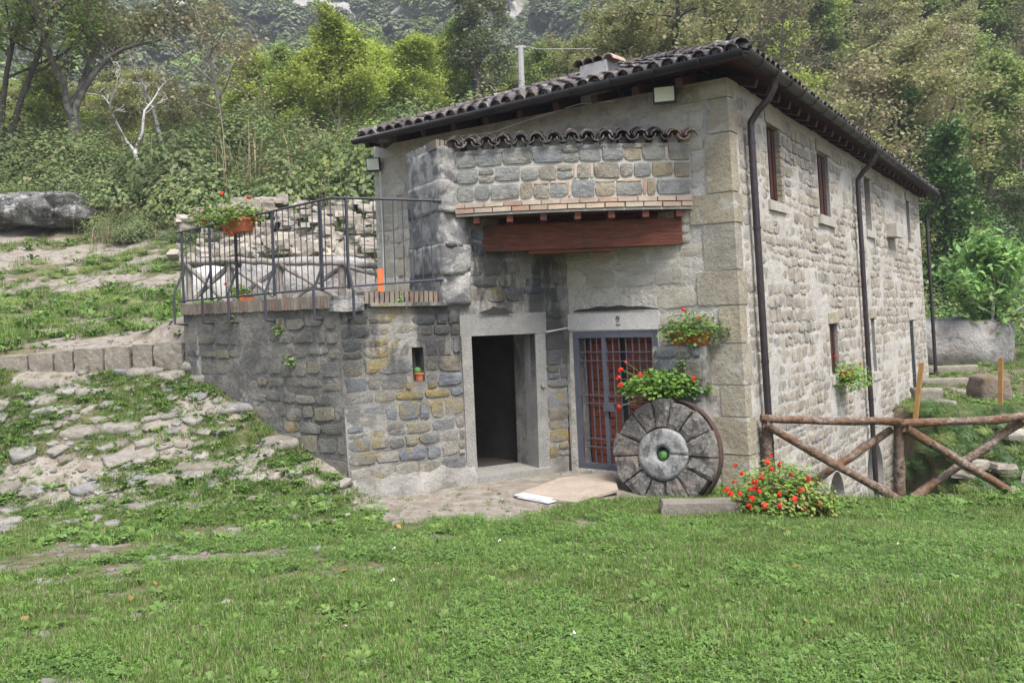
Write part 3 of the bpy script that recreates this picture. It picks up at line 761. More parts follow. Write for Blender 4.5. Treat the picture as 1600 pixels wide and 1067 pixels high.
# the relieving gap above the lintel
mb = MB(); N = 12; z0 = gz1 + .292
top = [(ga0 + .05 + (ga1 - ga0 - .0) * k / N, z0 + .012 + .055 * math.sin(PI * min(1, k / N * 1.02)) ** .8 * (1 + .2 * math.sin(k * 2.1))) for k in range(N + 1)]
for k in range(N):
    (x0, y0), (x1, y1) = top[k], top[k + 1]
    mb.add([WF.p(x0, z0, .03), WF.p(x1, z0, .03), WF.p(x1, y1, .03), WF.p(x0, y0, .03)], [[0, 1, 2, 3]], .5)
mb.build('relieving_gap', M['dark'], house)
gate = wbox(WF, ga0, ga0 + .055, gz0, gz1, -.06, .0, 'gate', M['gate'], house, 0)
G = lambda a0, a1, z0, z1, n0, n1, name, mat=M['gate']: wbox(WF, a0, a1, z0, z1, n0, n1, name, mat, gate, 0)
mul = WF.at(948, 640)[0]
G(ga1 - .055, ga1, gz0, gz1, -.06, 0, 'frame'); G(ga0 + .055, ga1 - .055, gz1 - .05, gz1, -.06, 0, 'frame'); G(ga0 + .055, ga1 - .055, gz0, gz0 + .04, -.06, 0, 'frame')
G(mul - .03, mul + .03, gz0 + .04, gz1 - .05, -.055, .006, 'frame')
G(ga0 + .06, ga0 + .095, gz0 + .04, gz1 - .05, -.05, .003, 'stile'); G(ga1 - .095, ga1 - .06, gz0 + .04, gz1 - .05, -.05, .003, 'stile')
G(ga0 + .095, mul - .03, gz1 - .095, gz1 - .05, -.05, .003, 'stile'); G(mul + .03, ga1 - .095, gz1 - .095, gz1 - .05, -.05, .003, 'stile')
G(ga0 + .095, mul - .03, gz0 + .04, gz0 + .09, -.05, .003, 'stile'); G(mul + .03, ga1 - .095, gz0 + .04, gz0 + .09, -.05, .003, 'stile')
G(mul - .035, mul + .12, gz0 + .86, gz0 + .98, -.03, .03, 'lock_box')
for k in range(3):
    a = ga0 + .095 + (mul - .03 - ga0 - .095) * (k + 1) / 4; G(a - .007, a + .007, gz0 + .09, gz1 - .095, -.035, -.021, 'bar')
for k in range(6):
    a = mul + .03 + (ga1 - .095 - mul - .03) * (k + 1) / 7; G(a - .007, a + .007, gz0 + .09, gz1 - .095, -.035, -.021, 'bar')
for zz in (gz1 - .30, gz1 - .43, gz1 - .93, gz1 - 1.05, gz0 + .45, gz0 + .33):
    G(ga0 + .095, mul - .03, zz - .006, zz + .006, -.02, -.006, 'crossbar'); G(mul + .03, ga1 - .095, zz - .006, zz + .006, -.02, -.006, 'crossbar')
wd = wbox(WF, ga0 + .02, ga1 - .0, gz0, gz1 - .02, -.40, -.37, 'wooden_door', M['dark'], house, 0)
z = gz0 + .03
while z < gz1 - .1:
    wbox(WF, ga0 + .12, mul + .0, z, z + .125, -.37, -.33, 'plank', M['plank'], wd, .003)
    wbox(WF, mul + .2, ga1 - .03, z, z + .125, -.37, -.33, 'plank', M['plank'], wd, .003); z += .14
wbox(WF, ga0 + .06, ga0 + .12, gz0, gz1 - .05, -.37, -.32, 'door_stile', M['plank'], wd); wbox(WF, mul + .0, mul + .08, gz0, gz1 - .05, -.37, -.30, 'door_stile', M['plank'], wd)

# ---- roof
E0 = CORN * 1; E0 = V((CT.x, CT.y, 0)) + NF * .60 + NR * .41; E0.z = EAVE + .09
E1 = V((FT.x, FT.y, 0)) + NF * .60 + DF * .28; E1.z = EAVE - .02
E3 = V((REt.x, REt.y, 0)) + NR * .36 + DR * .45; E3.z = EAVE + .07
E2 = E1 + (E3 - E0); E2.z = EAVE + .0
wR = (E1 - E0).length / 2
RISE = 1.22
P1 = (E0 + E1) / 2 + DR * wR * .98; P1.z = EAVE + RISE
P2 = (E3 + E2) / 2 - DR * wR * .98; P2.z = EAVE + RISE
roof = MB(); th = .05
quadsr = [[E1, E0, P1], [E0, E3, P2, P1], [E2, E1, P1, P2], [E3, E2, P2]]
for q in quadsr:
    n_ = len(q); roof.add(q + [p - V((0, 0, th)) for p in q], [list(range(n_)), list(range(n_, 2 * n_))[::-1]], .3)
for a, b in ((E1, E0), (E0, E3), (E3, E2), (E2, E1)):
    roof.add([a, b, b - V((0, 0, th)), a - V((0, 0, th))], [[0, 1, 2, 3]], .3)
roof_o = roof.build('roof', M['tile'], house)
def coppo(name, mat, r0=.092, r1=.07, L=.44, t=.014, seg=6):
    vs_ = []
    for (rr, y) in ((r0, 0), (r1, L)):
        for off in (0, -t):
            for k in range(seg + 1):
                a = PI * k / seg; q = rr + off
                vs_.append((math.cos(a) * q, y, math.sin(a) * q * .92))
    s1 = seg + 1; f = []
    o0, i0, o1, i1 = 0, s1, 2 * s1, 3 * s1
    for k in range(seg):
        f.append([o0 + k, o0 + k + 1, o1 + k + 1, o1 + k][::-1]); f.append([i0 + k, i1 + k, i1 + k + 1, i0 + k + 1][::-1])
        f.append([o0 + k, i0 + k, i0 + k + 1, o0 + k + 1][::-1]); f.append([o1 + k, o1 + k + 1, i1 + k + 1, i1 + k][::-1])
    f.append([o0, o1, i1, i0]); f.append([o0 + seg, i0 + seg, i1 + seg, o1 + seg])
    return np.array(vs_), f
cv, cf = coppo('roof_tile', None)
TILE = mesh_np('roof_tile', cv, cf, M['tile'], False); TILE_R = mesh_np('roof_tile', cv, cf, M['tile_red'], False)
def tile_rows(A, B, Pa, Pb, mode, parent, keep_first=300):
    """A->B eave (left to right seen from outside); Pa above A, Pb above B"""
    e = (B - A); L = e.length; ex = e.normalized()
    mid = (Pa + Pb) / 2 - (A + B) / 2; up = (mid - ex * mid.dot(ex)); UL = up.length; uy = up.normalized(); nz = ex.cross(uy).normalized()
    sa, sb_ = (Pa - A).dot(ex), (Pb - A).dot(ex)
    cnt = int(L / .205); st = L / cnt; av, af, ar, base = [], [], [], 0; rr = random.Random(5)
    for row in range(int(UL / .34) + 1):
        for k in range(cnt):
            s = (k + .5) * st; y = row * .34
            lim = UL * min(1, s / max(sa, .01), (L - s) / max(L - sb_, .01))
            if y > lim - .12 and row > 0: continue
            m = Matrix((ex, uy, nz)).transposed().to_4x4()
            m.translation = A + ex * (s + rr.uniform(-.012, .012)) + uy * (y - .06 + rr.uniform(-.015, .02)) + nz * (.055 + rr.uniform(-.008, .012))
            m = m @ Matrix.Rotation(rr.uniform(-.05, .05), 4, 'Z') @ Matrix.Rotation(-.03, 4, 'X')
            if mode == 'obj': obj('roof_tile', TILE, parent, m)
            else:
                mm = np.array(m); av.append(cv @ mm[:3, :3].T + mm[:3, 3]); af += [[q + base for q in f] for f in cf]; base += len(cv); ar += [rr.random()] * len(cv)
            if row == 0 and mode == 'obj' and k < cnt - 1:              # channel tile turned up, with a pad of mortar under the cover
                m2 = Matrix((ex, uy, nz)).transposed().to_4x4(); m2.translation = A + ex * (s + st / 2) + uy * (y - .03) + nz * .075
                obj('channel_tile', TILE, parent, m2 @ Matrix.Rotation(PI, 4, 'Y') @ Matrix.Diagonal((.95, 1, .75, 1)))
    if av:
        o = obj('far_roof_tiles', mesh_np('far_roof_tiles', np.vstack(av), af, M['tile'], False, ar), parent); o['kind'] = 'stuff'
tile_rows(E1, E0, P1, P1, 'obj', roof_o)
tile_rows(E0, E3, P1, P2, 'join', roof_o)
def ridge(a, b, parent):
    d = (b - a); L = d.length; uy = d.normalized(); nz = V((0, 0, 1)); ex = uy.cross(nz).normalized(); nz = ex.cross(uy)
    k = 0
    while k * .34 < L:
        m = Matrix((ex, uy, nz)).transposed().to_4x4(); m.translation = a + uy * (k * .34) + nz * (.07 + random.uniform(-.008, .012))
        obj('ridge_tile', TILE, parent, m @ Matrix.Rotation(random.uniform(-.05, .05), 4, 'Z') @ Matrix.Diagonal((1.25, 1, 1.25, 1))); k += 1
ridge(E0, P1, roof_o); ridge(E1, P1, roof_o); ridge(P1, P2, roof_o)
# mortar pads between first tiles, the pale fill seen under them
mb = MB(); ex = (E0 - E1).normalized(); cnt = int((E0 - E1).length / .205)
for k in range(cnt):
    p = E1 + ex * ((k + .5) * (E0 - E1).length / cnt) + V((0, 0, .06)) - NF * .02
    mb.box(p, (.12, .04, .10), Matrix.Rotation(math.atan2(ex.y, ex.x), 3, 'Z'), .012, .5)
o = mb.build('mortar_fill', M['concrete'], roof_o); o['kind'] = 'stuff'
# soffit boards and rafters
sof = MB()
def inset(a, b, w0, w1, z): 
    return [a, b]
FTt, CTt, RTt = V((FT.x, FT.y, 0)), V((CT.x, CT.y, 0)), V((REt.x, REt.y, 0))
f_in0, f_in1 = FTt - NF * .3, CTt - NF * .3 - NR * .3
sof.add([V((E1.x, E1.y, E1.z - .055)), V((E0.x, E0.y, E0.z - .055)), V((f_in1.x, f_in1.y, EAVE + .24)), V((f_in0.x, f_in0.y, EAVE + .24))], [[0, 1, 2, 3]], .4)
r_in1 = RTt - NR * .3
sof.add([V((E0.x, E0.y, E0.z - .056)), V((E3.x, E3.y, E3.z - .056)), V((r_in1.x, r_in1.y, EAVE + .22)), V((f_in1.x, f_in1.y, EAVE + .239))], [[0, 1, 2, 3]], .4)
sof.build('soffit', M['shutter'], roof_o)
def rafter(p_wall, n_, length, parent, zt_):
    mb = MB(); a = math.atan2(n_.y, n_.x); M3 = Matrix.Rotation(a, 3, 'Z') @ Matrix.Rotation(.30, 3, 'Y')
    mb.box(p_wall + n_ * (length / 2 - .1), (length + .15, .10, .11), M3, .004); mb.build('rafter', M['shutter'], parent)
d = .3
while d < WF.L - .1: rafter(FTt + DF * d + V((0, 0, EAVE + .02)), NF, .5, roof_o, 0); d += .62
d = .45
while d < LR - .1: rafter(CTt + DR * d + V((0, 0, EAVE + .035)), NR, .28, roof_o, 0); d += .5
# gutters: half-round troughs with joints and brackets
def trough(a, b, name, out):
    d = (b - a); L = d.length; dx = d.normalized(); r0 = .082; t = .008; seg = 8; mb = MB(); cuts = [0, L]
    prof = [(math.cos(PI + PI * k / seg) * r0, math.sin(PI + PI * k / seg) * r0) for k in range(seg + 1)]
    prof += [(math.cos(2 * PI - PI * k / seg) * (r0 - t), math.sin(2 * PI - PI * k / seg) * (r0 - t)) for k in range(seg + 1)]
    ring = lambda p: [p + out * x + V((0, 0, z)) for x, z in prof]
    A, B = ring(a), ring(b); n_ = len(prof)
    mb.add(A + B, [[i, (i + 1) % n_, n_ + (i + 1) % n_, n_ + i] for i in range(n_)] + [list(range(n_)), list(range(n_, 2 * n_))[::-1]], .5)
    g_ = mb.build(name, M['gutter'], house, True)
    k = .5
    while k < L:
        mb = MB(); mb.tube([a + dx * k + out * (math.cos(PI + PI * i / 8) * (r0 + .006)) + V((0, 0, math.sin(PI + PI * i / 8) * (r0 + .006) + .004)) for i in range(9)], .008, 5)
        mb.build('gutter_bracket', M['gutter'], g_); k += .62
    return g_
gz = V((0, 0, .01))
trough(E1 + NF * .05 + gz - DF * .1, E0 + NF * .05 + NR * .05 + gz, 'gutter', NF)
trough(E0 + NF * .05 + NR * .05 + gz, E3 + NR * .05 + gz, 'gutter', NR)
def downpipe(s_w, foot, z_foot):
    top = V((E0.x, E0.y, 0)) + DR * (s_w + (CT - E0).dot(DR)); top = top + NR * .05; top.z = E0.z - .08
    w = WR.p(max(s_w, .0), EAVE - .62, .11)
    pts = [top, top - V((0, 0, .10)), top.lerp(w, .25) - V((0, 0, .10)), w + NR * .10 + V((0, 0, .24)), w + V((0, 0, .1)), w]
    zz = EAVE - 1.2
    while zz > z_foot: pts.append(WR.p(s_w, zz, .11)); zz -= .9
    pts.append(WR.p(s_w, z_foot, .11))
    if foot: pts.append(WR.p(s_w, z_foot - .08, .28))
    mb = MB(); mb.tube(pts, .048, 10); o = mb.build('downpipe', M['pipe'], house, True)
    for zc in (4.55, 3.4, 1.6, .5):
        if zc > z_foot:
            c = WR.p(s_w, zc, .11); mb = MB(); mb.tube([c - V((0, 0, .02)), c + V((0, 0, .02))], .055, 10); mb.build('pipe_clamp', M['pipe'], o)
downpipe(WR.at(1176.5, 460)[0] * 1 if WR.at(1176.5, 460)[0] > .05 else .10, False, -.1)
downpipe(WR.at(1344, 500)[0], False, -1.9)
downpipe(WR.at(1451, 500)[0] - .05, True, -.05)
# chimney
cp = (E0 + E1) / 2 + DR * wR * .48; cp = cp + DF * (-.0); 
chp = at_y(958, 125, cp.y); chz = EAVE + RISE * .5
ch = MB(); M3 = Matrix.Rotation(math.atan2(DF.y, DF.x), 3, 'Z')
tch = min(range(1000), key=lambda i: abs((lambda q: q.x / q.y)(E1.lerp(E0, i / 1000) + DR * .75) - (958 - 800 - 9) / F_PX)) / 1000
cp = E1.lerp(E0, tch) + DR * .75; cx = cp.x; chp = V((cx, cp.y, EAVE + .05 + RISE * .75 / wR - .04))
ch.box((cx, cp.y, chp.z + .0), (.44, .40, .52), M3, .015)
cho = ch.build('chimney', M['concrete'], roof_o)
for k in range(4):
    m = Matrix((DF, DR, V((0, 0, 1)))).transposed().to_4x4(); m.translation = V((cx, cp.y, chp.z + .27)) + DF * (-.24 + .16 * k) - DR * .22
    obj('chimney_tile', TILE if k < 3 else TILE_R, roof_o, m @ Matrix.Rotation(.12, 4, 'X'))

# floodlights
def floodlight(c, nrm, w, h, label, tilt=.25):
    t = thing('floodlight', c, label, 'floodlight', 'floodlights under the eaves')
    a = math.atan2(nrm.y, nrm.x) + PI / 2; M3 = Matrix.Rotation(a, 3, 'Z') @ Matrix.Rotation(tilt, 3, 'X')
    def part(nm, off, d, mat):
        mb = MB(); mb.box(c + M3 @ V(off), d, M3); mb.build(nm, mat, t)
    part('housing', (0, .03, 0), (w, .07, h), M['black'])
    part('lens', (0, -.012, .012), (w * .86, .02, h * .78), M['lens'])
    for s_ in (-1, 1): part('bracket', (s_ * w * .46, .10, 0), (.012, .16, .04), M['black'])
    part('junction_box', (0, .14, .03), (w * .3, .12, .08), M['black'])
M['lens'] = paint('floodlight lens', (.66, .68, .58), .3, 0, .05)
c1 = on_plane(1038, 149, CORN + NF * .22, NF)
floodlight(c1, (NF * .5 + V((0, -.6, 0))).normalized(), .30, .235, 'rectangular floodlight under the eave above the stone parapet')
c2 = on_plane(583, 258, CORN + NF * .15, NF)
floodlight(c2, V((-.1, -1, 0)).normalized(), .24, .24, 'small floodlight on the corner of the pale plaster wall')
mb = MB(); q0 = on_plane(594, 272, CORN + NF * .1, NF); q1 = q0.copy(); q1.z = 2.6
mb.tube([q0 + V((0, 0, .05)), q0.lerp(q1, .5) + V((.01, 0, 0)), q1], .011, 6)
tag(mb.build('cable_sleeve', M['cable']), 'pale cable sleeve running down the plaster corner below the small floodlight', 'cable')
mb = MB(); ww = [on_plane(px, py, CORN + NF * .3, NF) for px, py in ((700, 215), (770, 207), (830, 186), (905, 163), (960, 158))]
mb.tube(ww, .006, 5); tag(mb.build('cable', M['cable']), 'thin pale cable sagging below the front gutter', 'cable')

# ------------------------------------------------------------------ rough stone shapes
def rough(dims, n=3, rnd_=.25, amp=.05, seed=0, freq=1.6, flat_bottom=False):
    vid = {}; vs_ = []; fs = []
    rr = random.Random(seed); ox, oy, oz = rr.uniform(0, 50), rr.uniform(0, 50), rr.uniform(0, 50)
    def vert(p):
        k = (round(p[0], 4), round(p[1], 4), round(p[2], 4))
        if k not in vid: vid[k] = len(vs_); vs_.append(p)
        return vid[k]
    for ax in range(3):
        for sg in (-1, 1):
            for i in range(n):
                for j in range(n):
                    q = []
                    for (a, b) in ((i, j), (i + 1, j), (i + 1, j + 1), (i, j + 1)):
                        p = [0, 0, 0]; p[ax] = sg; p[(ax + 1) % 3] = -1 + 2 * a / n; p[(ax + 2) % 3] = -1 + 2 * b / n; q.append(vert(tuple(p)))
                    fs.append(q if sg > 0 else q[::-1])
    P = np.array(vs_, float); r_ = np.linalg.norm(P, axis=1, keepdims=True)
    P = P * (1 - rnd_) + P / r_ * 1.15 * rnd_
    d = np.array(dims) / 2
    W_ = P * d / max(d)
    nz = (fbm(W_[:, 0] * freq + ox, W_[:, 1] * freq + W_[:, 2] * freq * .7 + oy, 3) + fbm(W_[:, 2] * freq + oz, W_[:, 0] * freq - W_[:, 1] * freq * .6 + ox, 3) - 1)
    P = P * (1 + amp * 4 * nz[:, None]) * d
    return P, fs
def rock_obj(name, dims, loc, rotz, mat, parent=None, n=3, rnd_=.25, amp=.05, seed=0, smooth=False, tilt=(0, 0), freq=1.6):
    v_, f_ = rough(dims, n, rnd_, amp, seed, freq)
    m = Matrix.Translation(loc) @ Matrix.Rotation(rotz, 4, 'Z') @ Matrix.Rotation(tilt[0], 4, 'X') @ Matrix.Rotation(tilt[1], 4, 'Y')
    return obj(name, mesh_np(name, v_, f_, mat, smooth), parent, m)

# ------------------------------------------------------------------ the annex with the open doorway
A1 = DC.lerp(IC, 0); LD = (IC - DC).length
ICin = IC + DU * .25
bt = (DCt - DC)                                   # batter of the outer corner over 2.5 m
WD = Wall(DC, IC, DC + bt, IC, -.2, 2.5, ND)
annex = thing('stone_annex', V((DC.x, DC.y, 0)), 'stone annex with the open dark doorway, weathered pier and red beam', 'outbuilding')
s_p = WD.at(681, 420)[0]
dr = (WD.at(741, 640)[0], WD.at(839, 640)[0], WD.at(745, 746)[1], (WD.at(741, 523)[1] + WD.at(838, 523)[1]) / 2, 0)
print('door', dr, 'pier', s_p, 'LD', LD)
n0 = WD.at(643, 543); n1 = WD.at(664, 595)
nic = (n0[0], n1[0], n1[1], n0[1], .34)
aw = wall_body('lower_wall', WD, M['mortar_annex'], annex, [dr, nic], .6, step=.2, amp=.016, seed=3)
WU = Wall(DC + DU * s_p, IC, DC + DU * s_p, IC, 2.5, 4.42, ND)
uw = wall_body('upper_wall', WU, M['mortar_annex'], annex, [], .5, step=.2, amp=.014, seed=6)
zl0 = dr[3]
av = [(dr[0] - .155, dr[1] + .19, -1, zl0 + .30), (nic[0] - .02, nic[1] + .02, nic[2] - .02, nic[3] + .02)]
dl = lay_courses(WD, .02, WD.L - .03, .22, 2.42, (.15, .26), (.16, .40), av, .028, 11, .035, .08)
place_stones(WD, dl, M['stone_annex'], aw, (.005, .026), seed=11, rot=.05)
ul = lay_courses(WU, .08, WU.L - .05, 2.5, 4.0, (.16, .28), (.18, .42), [], .03, 12, .04, .08)
place_stones(WU, ul, M['stone_annex'], uw, (.01, .035), seed=12)
# plinth bulge at the foot
mb = MB()
for k in range(8):
    a0 = WD.L * 0 + k * dr[0] / 8.2; a1 = a0 + dr[0] / 8.2
    b0, b1 = .07 + .03 * math.sin(k * 1.7), .07 + .03 * math.sin((k + 1) * 1.7)
    h0, h1 = .24 + .05 * math.sin(k * 2.3), .24 + .05 * math.sin((k + 1) * 2.3)
    mb.add([WD.p(a0, -.2, b0 + .05), WD.p(a1, -.2, b1 + .05), WD.p(a1, h1 * .7, b1), WD.p(a0, h0 * .7, b0), WD.p(a1, h1 + .05, .0), WD.p(a0, h0 + .05, .0)], [[0, 1, 2, 3], [3, 2, 4, 5]], .5)
mb.build('plinth', M['mortar_annex'], annex, True)
# door surround
J = lambda a0, a1, z0, z1, n0_, n1_, nm, mat: wbox(WD, a0, a1, z0, z1, n0_, n1_, nm, mat, annex, .01)
J(dr[0] - .15, dr[0] + .004, dr[2] - .05, zl0 - .002, -.28, .015, 'door_jamb', M['jamb'])
J(dr[1] - .004, dr[1] + .18, dr[2] + .02, zl0 - .002, -.30, .018, 'door_jamb', M['jamb'])
J(dr[0] - .17, dr[1] + .20, zl0 + .002, zl0 + .30, -.3, .012, 'door_lintel', M['jamb'])
J(dr[0] - .10, dr[1] + .19, -.15, dr[2] + .02, -.59, .08, 'threshold', M['jamb'])
# gap above the lintel
mb = MB(); N = 10; gz_ = zl0 + .302
for k in range(N):
    f = lambda q: gz_ + .012 + .08 * math.sin(PI * min(q / N, 1)) * (1 + .25 * math.sin(q * 1.9))
    x0, x1 = dr[0] + .12 + .54 * k / N, dr[0] + .12 + .54 * (k + 1) / N
    mb.add([WD.p(x0, gz_, .045), WD.p(x1, gz_, .045), WD.p(x1, f(k + 1), .045), WD.p(x0, f(k), .045)], [[0, 1, 2, 3]], .5)
mb.build('relieving_gap', M['dark'], annex)
mb = MB(); a = (dr[1] + .10)
mb.tube([WD.p(a, 1.30, .03), WD.p(a, 1.30, .05)], .035, 10); mb.build('door_bell', M['jamb'], annex)
mb = MB(); mb.tube([WD.p(dr[1] + .17, zl0 + .02, .05), WF.p(ga0 - .03, gz1 + .06, .05)], .012, 6); mb.build('white_conduit', M['white'], annex)
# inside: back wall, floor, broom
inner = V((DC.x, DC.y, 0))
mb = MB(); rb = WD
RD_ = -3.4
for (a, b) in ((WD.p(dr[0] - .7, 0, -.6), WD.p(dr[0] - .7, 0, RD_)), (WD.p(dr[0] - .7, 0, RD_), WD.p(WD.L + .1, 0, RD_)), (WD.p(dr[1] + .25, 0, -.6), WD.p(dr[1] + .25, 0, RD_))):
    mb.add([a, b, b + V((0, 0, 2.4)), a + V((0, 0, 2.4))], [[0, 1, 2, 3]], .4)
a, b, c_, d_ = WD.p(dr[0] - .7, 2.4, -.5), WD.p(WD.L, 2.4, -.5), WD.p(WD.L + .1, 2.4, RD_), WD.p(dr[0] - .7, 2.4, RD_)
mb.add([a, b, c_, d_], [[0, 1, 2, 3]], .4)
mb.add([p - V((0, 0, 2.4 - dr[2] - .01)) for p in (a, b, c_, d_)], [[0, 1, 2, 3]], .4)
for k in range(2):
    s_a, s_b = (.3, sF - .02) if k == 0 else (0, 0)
    if k == 0: mb.add([WF.p(s_a, -.1, .06), WF.p(s_b, -.1, .06), WF.p(s_b, 2.4, .06), WF.p(s_a, 2.4, .06)], [[0, 1, 2, 3]], .4)  # dark lining added over the lit front wall, painting the doorway's shade
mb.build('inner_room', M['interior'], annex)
br = thing('broom', WD.p(dr[0] + .12, dr[2] + .02, -.75), 'broom leaning in the dark doorway', 'broom')
mb = MB(); mb.tube([WD.p(dr[0] + .16, dr[2] + .25, -.72), WD.p(dr[0] + .30, dr[2] + 1.5, -.95)], .014, 6); mb.build('handle', M['post'], br)
mb = MB(); mb.box(WD.p(dr[0] + .15, dr[2] + .14, -.72), (.26, .07, .24), None, .02); mb.build('brush', M['rubble'], br)
mb = MB(); mb.tube([WD.p(dr[0] + .33, dr[2] + .02, -.62), WD.p(dr[0] + .34, dr[2] + 1.35, -.75)], .008, 6)
tag(mb.build('metal_rod', M['cable']), 'thin pale rod standing beside the broom in the doorway', 'rod')

# pier: big weathered blocks standing on the terrace corner
pz = 2.5; k = 0
PB = Matrix((DU, -ND, V((0, 0, 1)))).transposed().to_4x4()
for h in (.42, .38, .46, .40, .44):
    w_ = .42 + .03 * (k % 2); dd_ = 1.06
    v_, f_ = rough((w_, dd_, h + .03), 8, .02, .03, 60 + k, 3.5)
    m = PB.copy(); m.translation = WU.p(.20, pz + h / 2, -.5 + .02 * (k % 2) + .03)
    obj('pier_stone', mesh_np('pier_stone', v_, f_, M['pier'], True), annex, m); pz += h * 1.0; k += 1
PT = pz
s = .0
while s < .50:
    mb = MB(); mb.box((0, 0, 0), (.055, .26, .12), None, .006); m = PB.copy(); m.translation = WU.p(.0 + s, PT + .055, -.10)
    mb.build('pier_cap_brick', M['coping_brick'], annex, mw=m); s += .068
for q in range(6):
    mb = MB(); mb.box((0, 0, 0), (.26, .12, .13), None, .01); m = PB.copy(); m.translation = WU.p(.12, PT + .05, -.30 - q * .13); mb.build('pier_cap_brick', M['pier'], annex, mw=m)

# parapet: shallow curve from the pier to the front wall
PL = on_plane(712, 300, V((0, 11.35, 0)), V((0, 1, 0))); PR = on_plane(1080, 300, CORN + NF * .02, NF)
PL.z = 0; PR.z = 0
zb0 = 3.71
class Arc:
    def __init__(s, A, B, bulge, z0, z1):
        s.A, s.B, s.b = A, B, bulge; s.c = (B - A); s.L = s.c.length; s.u = s.c.normalized(); s.n = V((s.u.y, -s.u.x, 0)); s.n = s.n if s.n.y < 0 else -s.n
    def p(s, a, z, n=0.0):
        t = a / s.L; q = s.A + s.c * t + s.n * (s.b * 4 * t * (1 - t))
        sl_ = s.b * 4 * (1 - 2 * t) / s.L; nn = (s.n - s.u * sl_).normalized(); q = q + nn * n
        return V((q.x, q.y, z))
    def basis(s, a, z, n=0.0):
        o = s.p(a, z, n); x = (s.p(a + .05, z, n) - s.p(a - .05, z, n)).normalized(); zz = V((0, 0, 1)); y = zz.cross(x)
        m = Matrix((x, y, zz)).transposed().to_4x4(); m.translation = o; return m
AR = Arc(PL, PR, .16, zb0, 4.5)
PTOP = 4.56
mb = MB(); N = 24; rows = []
for k in range(N + 1):
    a = AR.L * k / N; rows.append([AR.p(a, zb0 + .005, .0), AR.p(a, PTOP, .0), AR.p(a, PTOP, -.3), AR.p(a, zb0 + .005, -.3)])
vs_ = [p for r_ in rows for p in r_]; fs = []
for k in range(N):
    for i in range(4): fs.append([k * 4 + i, (k + 1) * 4 + i, (k + 1) * 4 + (i + 1) % 4, k * 4 + (i + 1) % 4][::-1])
fs += [[0, 1, 2, 3], [N * 4 + i for i in (3, 2, 1, 0)]]
mb.add(vs_, fs, .5); par = mb.build('parapet', M['parapet_mortar'], annex)
# two brick courses along the foot
for row in range(2):
    a = .0 - .13 * row
    while a < AR.L - .02:
        w_ = random.uniform(.24, .27); x0 = max(a, 0); x1 = min(a + w_ - .012, AR.L)
        if x1 - x0 > .04:
            mb = MB(); mb.box((0, -.0, 0), (x1 - x0, .09, .058), None, .003); mb.build('brick', M['brick'], par, mw=AR.basis((x0 + x1) / 2, zb0 + .034 + row * .073, .012 - row * .006))
        a += w_
# stones: big squared blocks and slips of brick
r_ = random.Random(21); z = zb0 + .165; ch_ = [.30, .27, .26]
pst = []; bst = []
bands = [(zb0 + .155, .235), (zb0 + .395, .215), (zb0 + .615, .235)]
for bi, (z0_, h) in enumerate(bands):
    a = .02
    while a < AR.L - .05:
        w_ = r_.choice((.18, .24, .30, .36, .40, .28, .22)); w_ = min(w_, AR.L - .01 - a)
        if AR.L - a - w_ < .12: w_ = AR.L - .01 - a
        t = r_.random(); g_ = .022
        if t < .58 or w_ < .13:
            pst.append((a + w_ / 2, z0_ + h / 2 + r_.uniform(-.008, .008), w_ - g_, h - g_ - r_.uniform(0, .03)))
        elif t < .80:
            k = .045; pst.append((a + w_ / 2, z0_ + (h - k) / 2, w_ - g_, h - k - g_)); bst.append((a + w_ / 2, z0_ + h - k / 2 - .006, w_ - g_ * 1.4, k - .008))
        elif t < .93:
            pst.append((a + w_ / 2, z0_ + h * .27, w_ - g_, h * .5 - g_)); pst.append((a + w_ * .5, z0_ + h * .75, w_ - g_, h * .46 - g_))
        else:
            k = .05; bst.append((a + k / 2, z0_ + h / 2, k - .006, h - g_ * 1.4)); pst.append((a + k + (w_ - k) / 2, z0_ + h / 2, w_ - k - g_, h - g_))
        a += w_
for (a, z, w_, h) in pst:
    if w_ > .02 and h > .02:
        i = r_.randrange(len(PIL_SQ)); m = AR.basis(a, z, -.002) @ Matrix.Rotation(r_.uniform(-.02, .02), 4, 'Y') @ Matrix.Diagonal((w_, r_.uniform(.022, .034), h, 1))
        obj('stone', blank_mesh('s', i, M['parapet_stone']), par, m)
for (a, z, w_, h) in bst:
    if w_ > .02 and h > .02:
        obj('brick', blank_mesh('s', r_.randrange(len(PIL_SQ)), M['brick']), par, AR.basis(a, z, -.002) @ Matrix.Diagonal((w_, .02, h, 1)))
# top course of thin slips under the tiles
a = .02
while a < AR.L - .1:
    w_ = r_.uniform(.16, .34); obj('stone', blank_mesh('s', r_.randrange(len(PIL_SQ)), M['parapet_stone']), par, AR.basis(a + w_ / 2, PTOP - .035, -.002) @ Matrix.Diagonal((w_ - .02, .03, .05, 1))); a += w_
# tile coping of the parapet: channels turned up, covers stacked over the joints
nt = 14; stp = AR.L / nt
for k in range(nt + 1):
    a = k * stp
    red = k >= nt - 1
    TT = TILE_R if red else TILE
    b = AR.basis(a, PTOP + .075, .10) @ Matrix.Rotation(.10, 4, 'X')
    if k < nt:
        bc = AR.basis(a + stp / 2, PTOP + .105, .10) @ Matrix.Rotation(.10, 4, 'X')
        obj('coping_tile', TT, par, bc @ Matrix.Rotation(PI, 4, 'Y') @ Matrix.Diagonal((.95, 1, .95, 1)))
    for q in range(2 if red else 3):
        obj('coping_tile', TT, par, b @ Matrix.Translation((random.uniform(-.012, .012), .02 + q * .10, .012 + q * .028)) @ Matrix.Rotation(random.uniform(-.08, .08), 4, 'Z'))
    if k < nt:
        mb = MB(); mb.box((0, 0, 0), (.14, .10, .11), None, .012, .5); o = mb.build('mortar_pad', M['mortar_annex'], par, mw=AR.basis(a + .002, PTOP + .04, -.06))
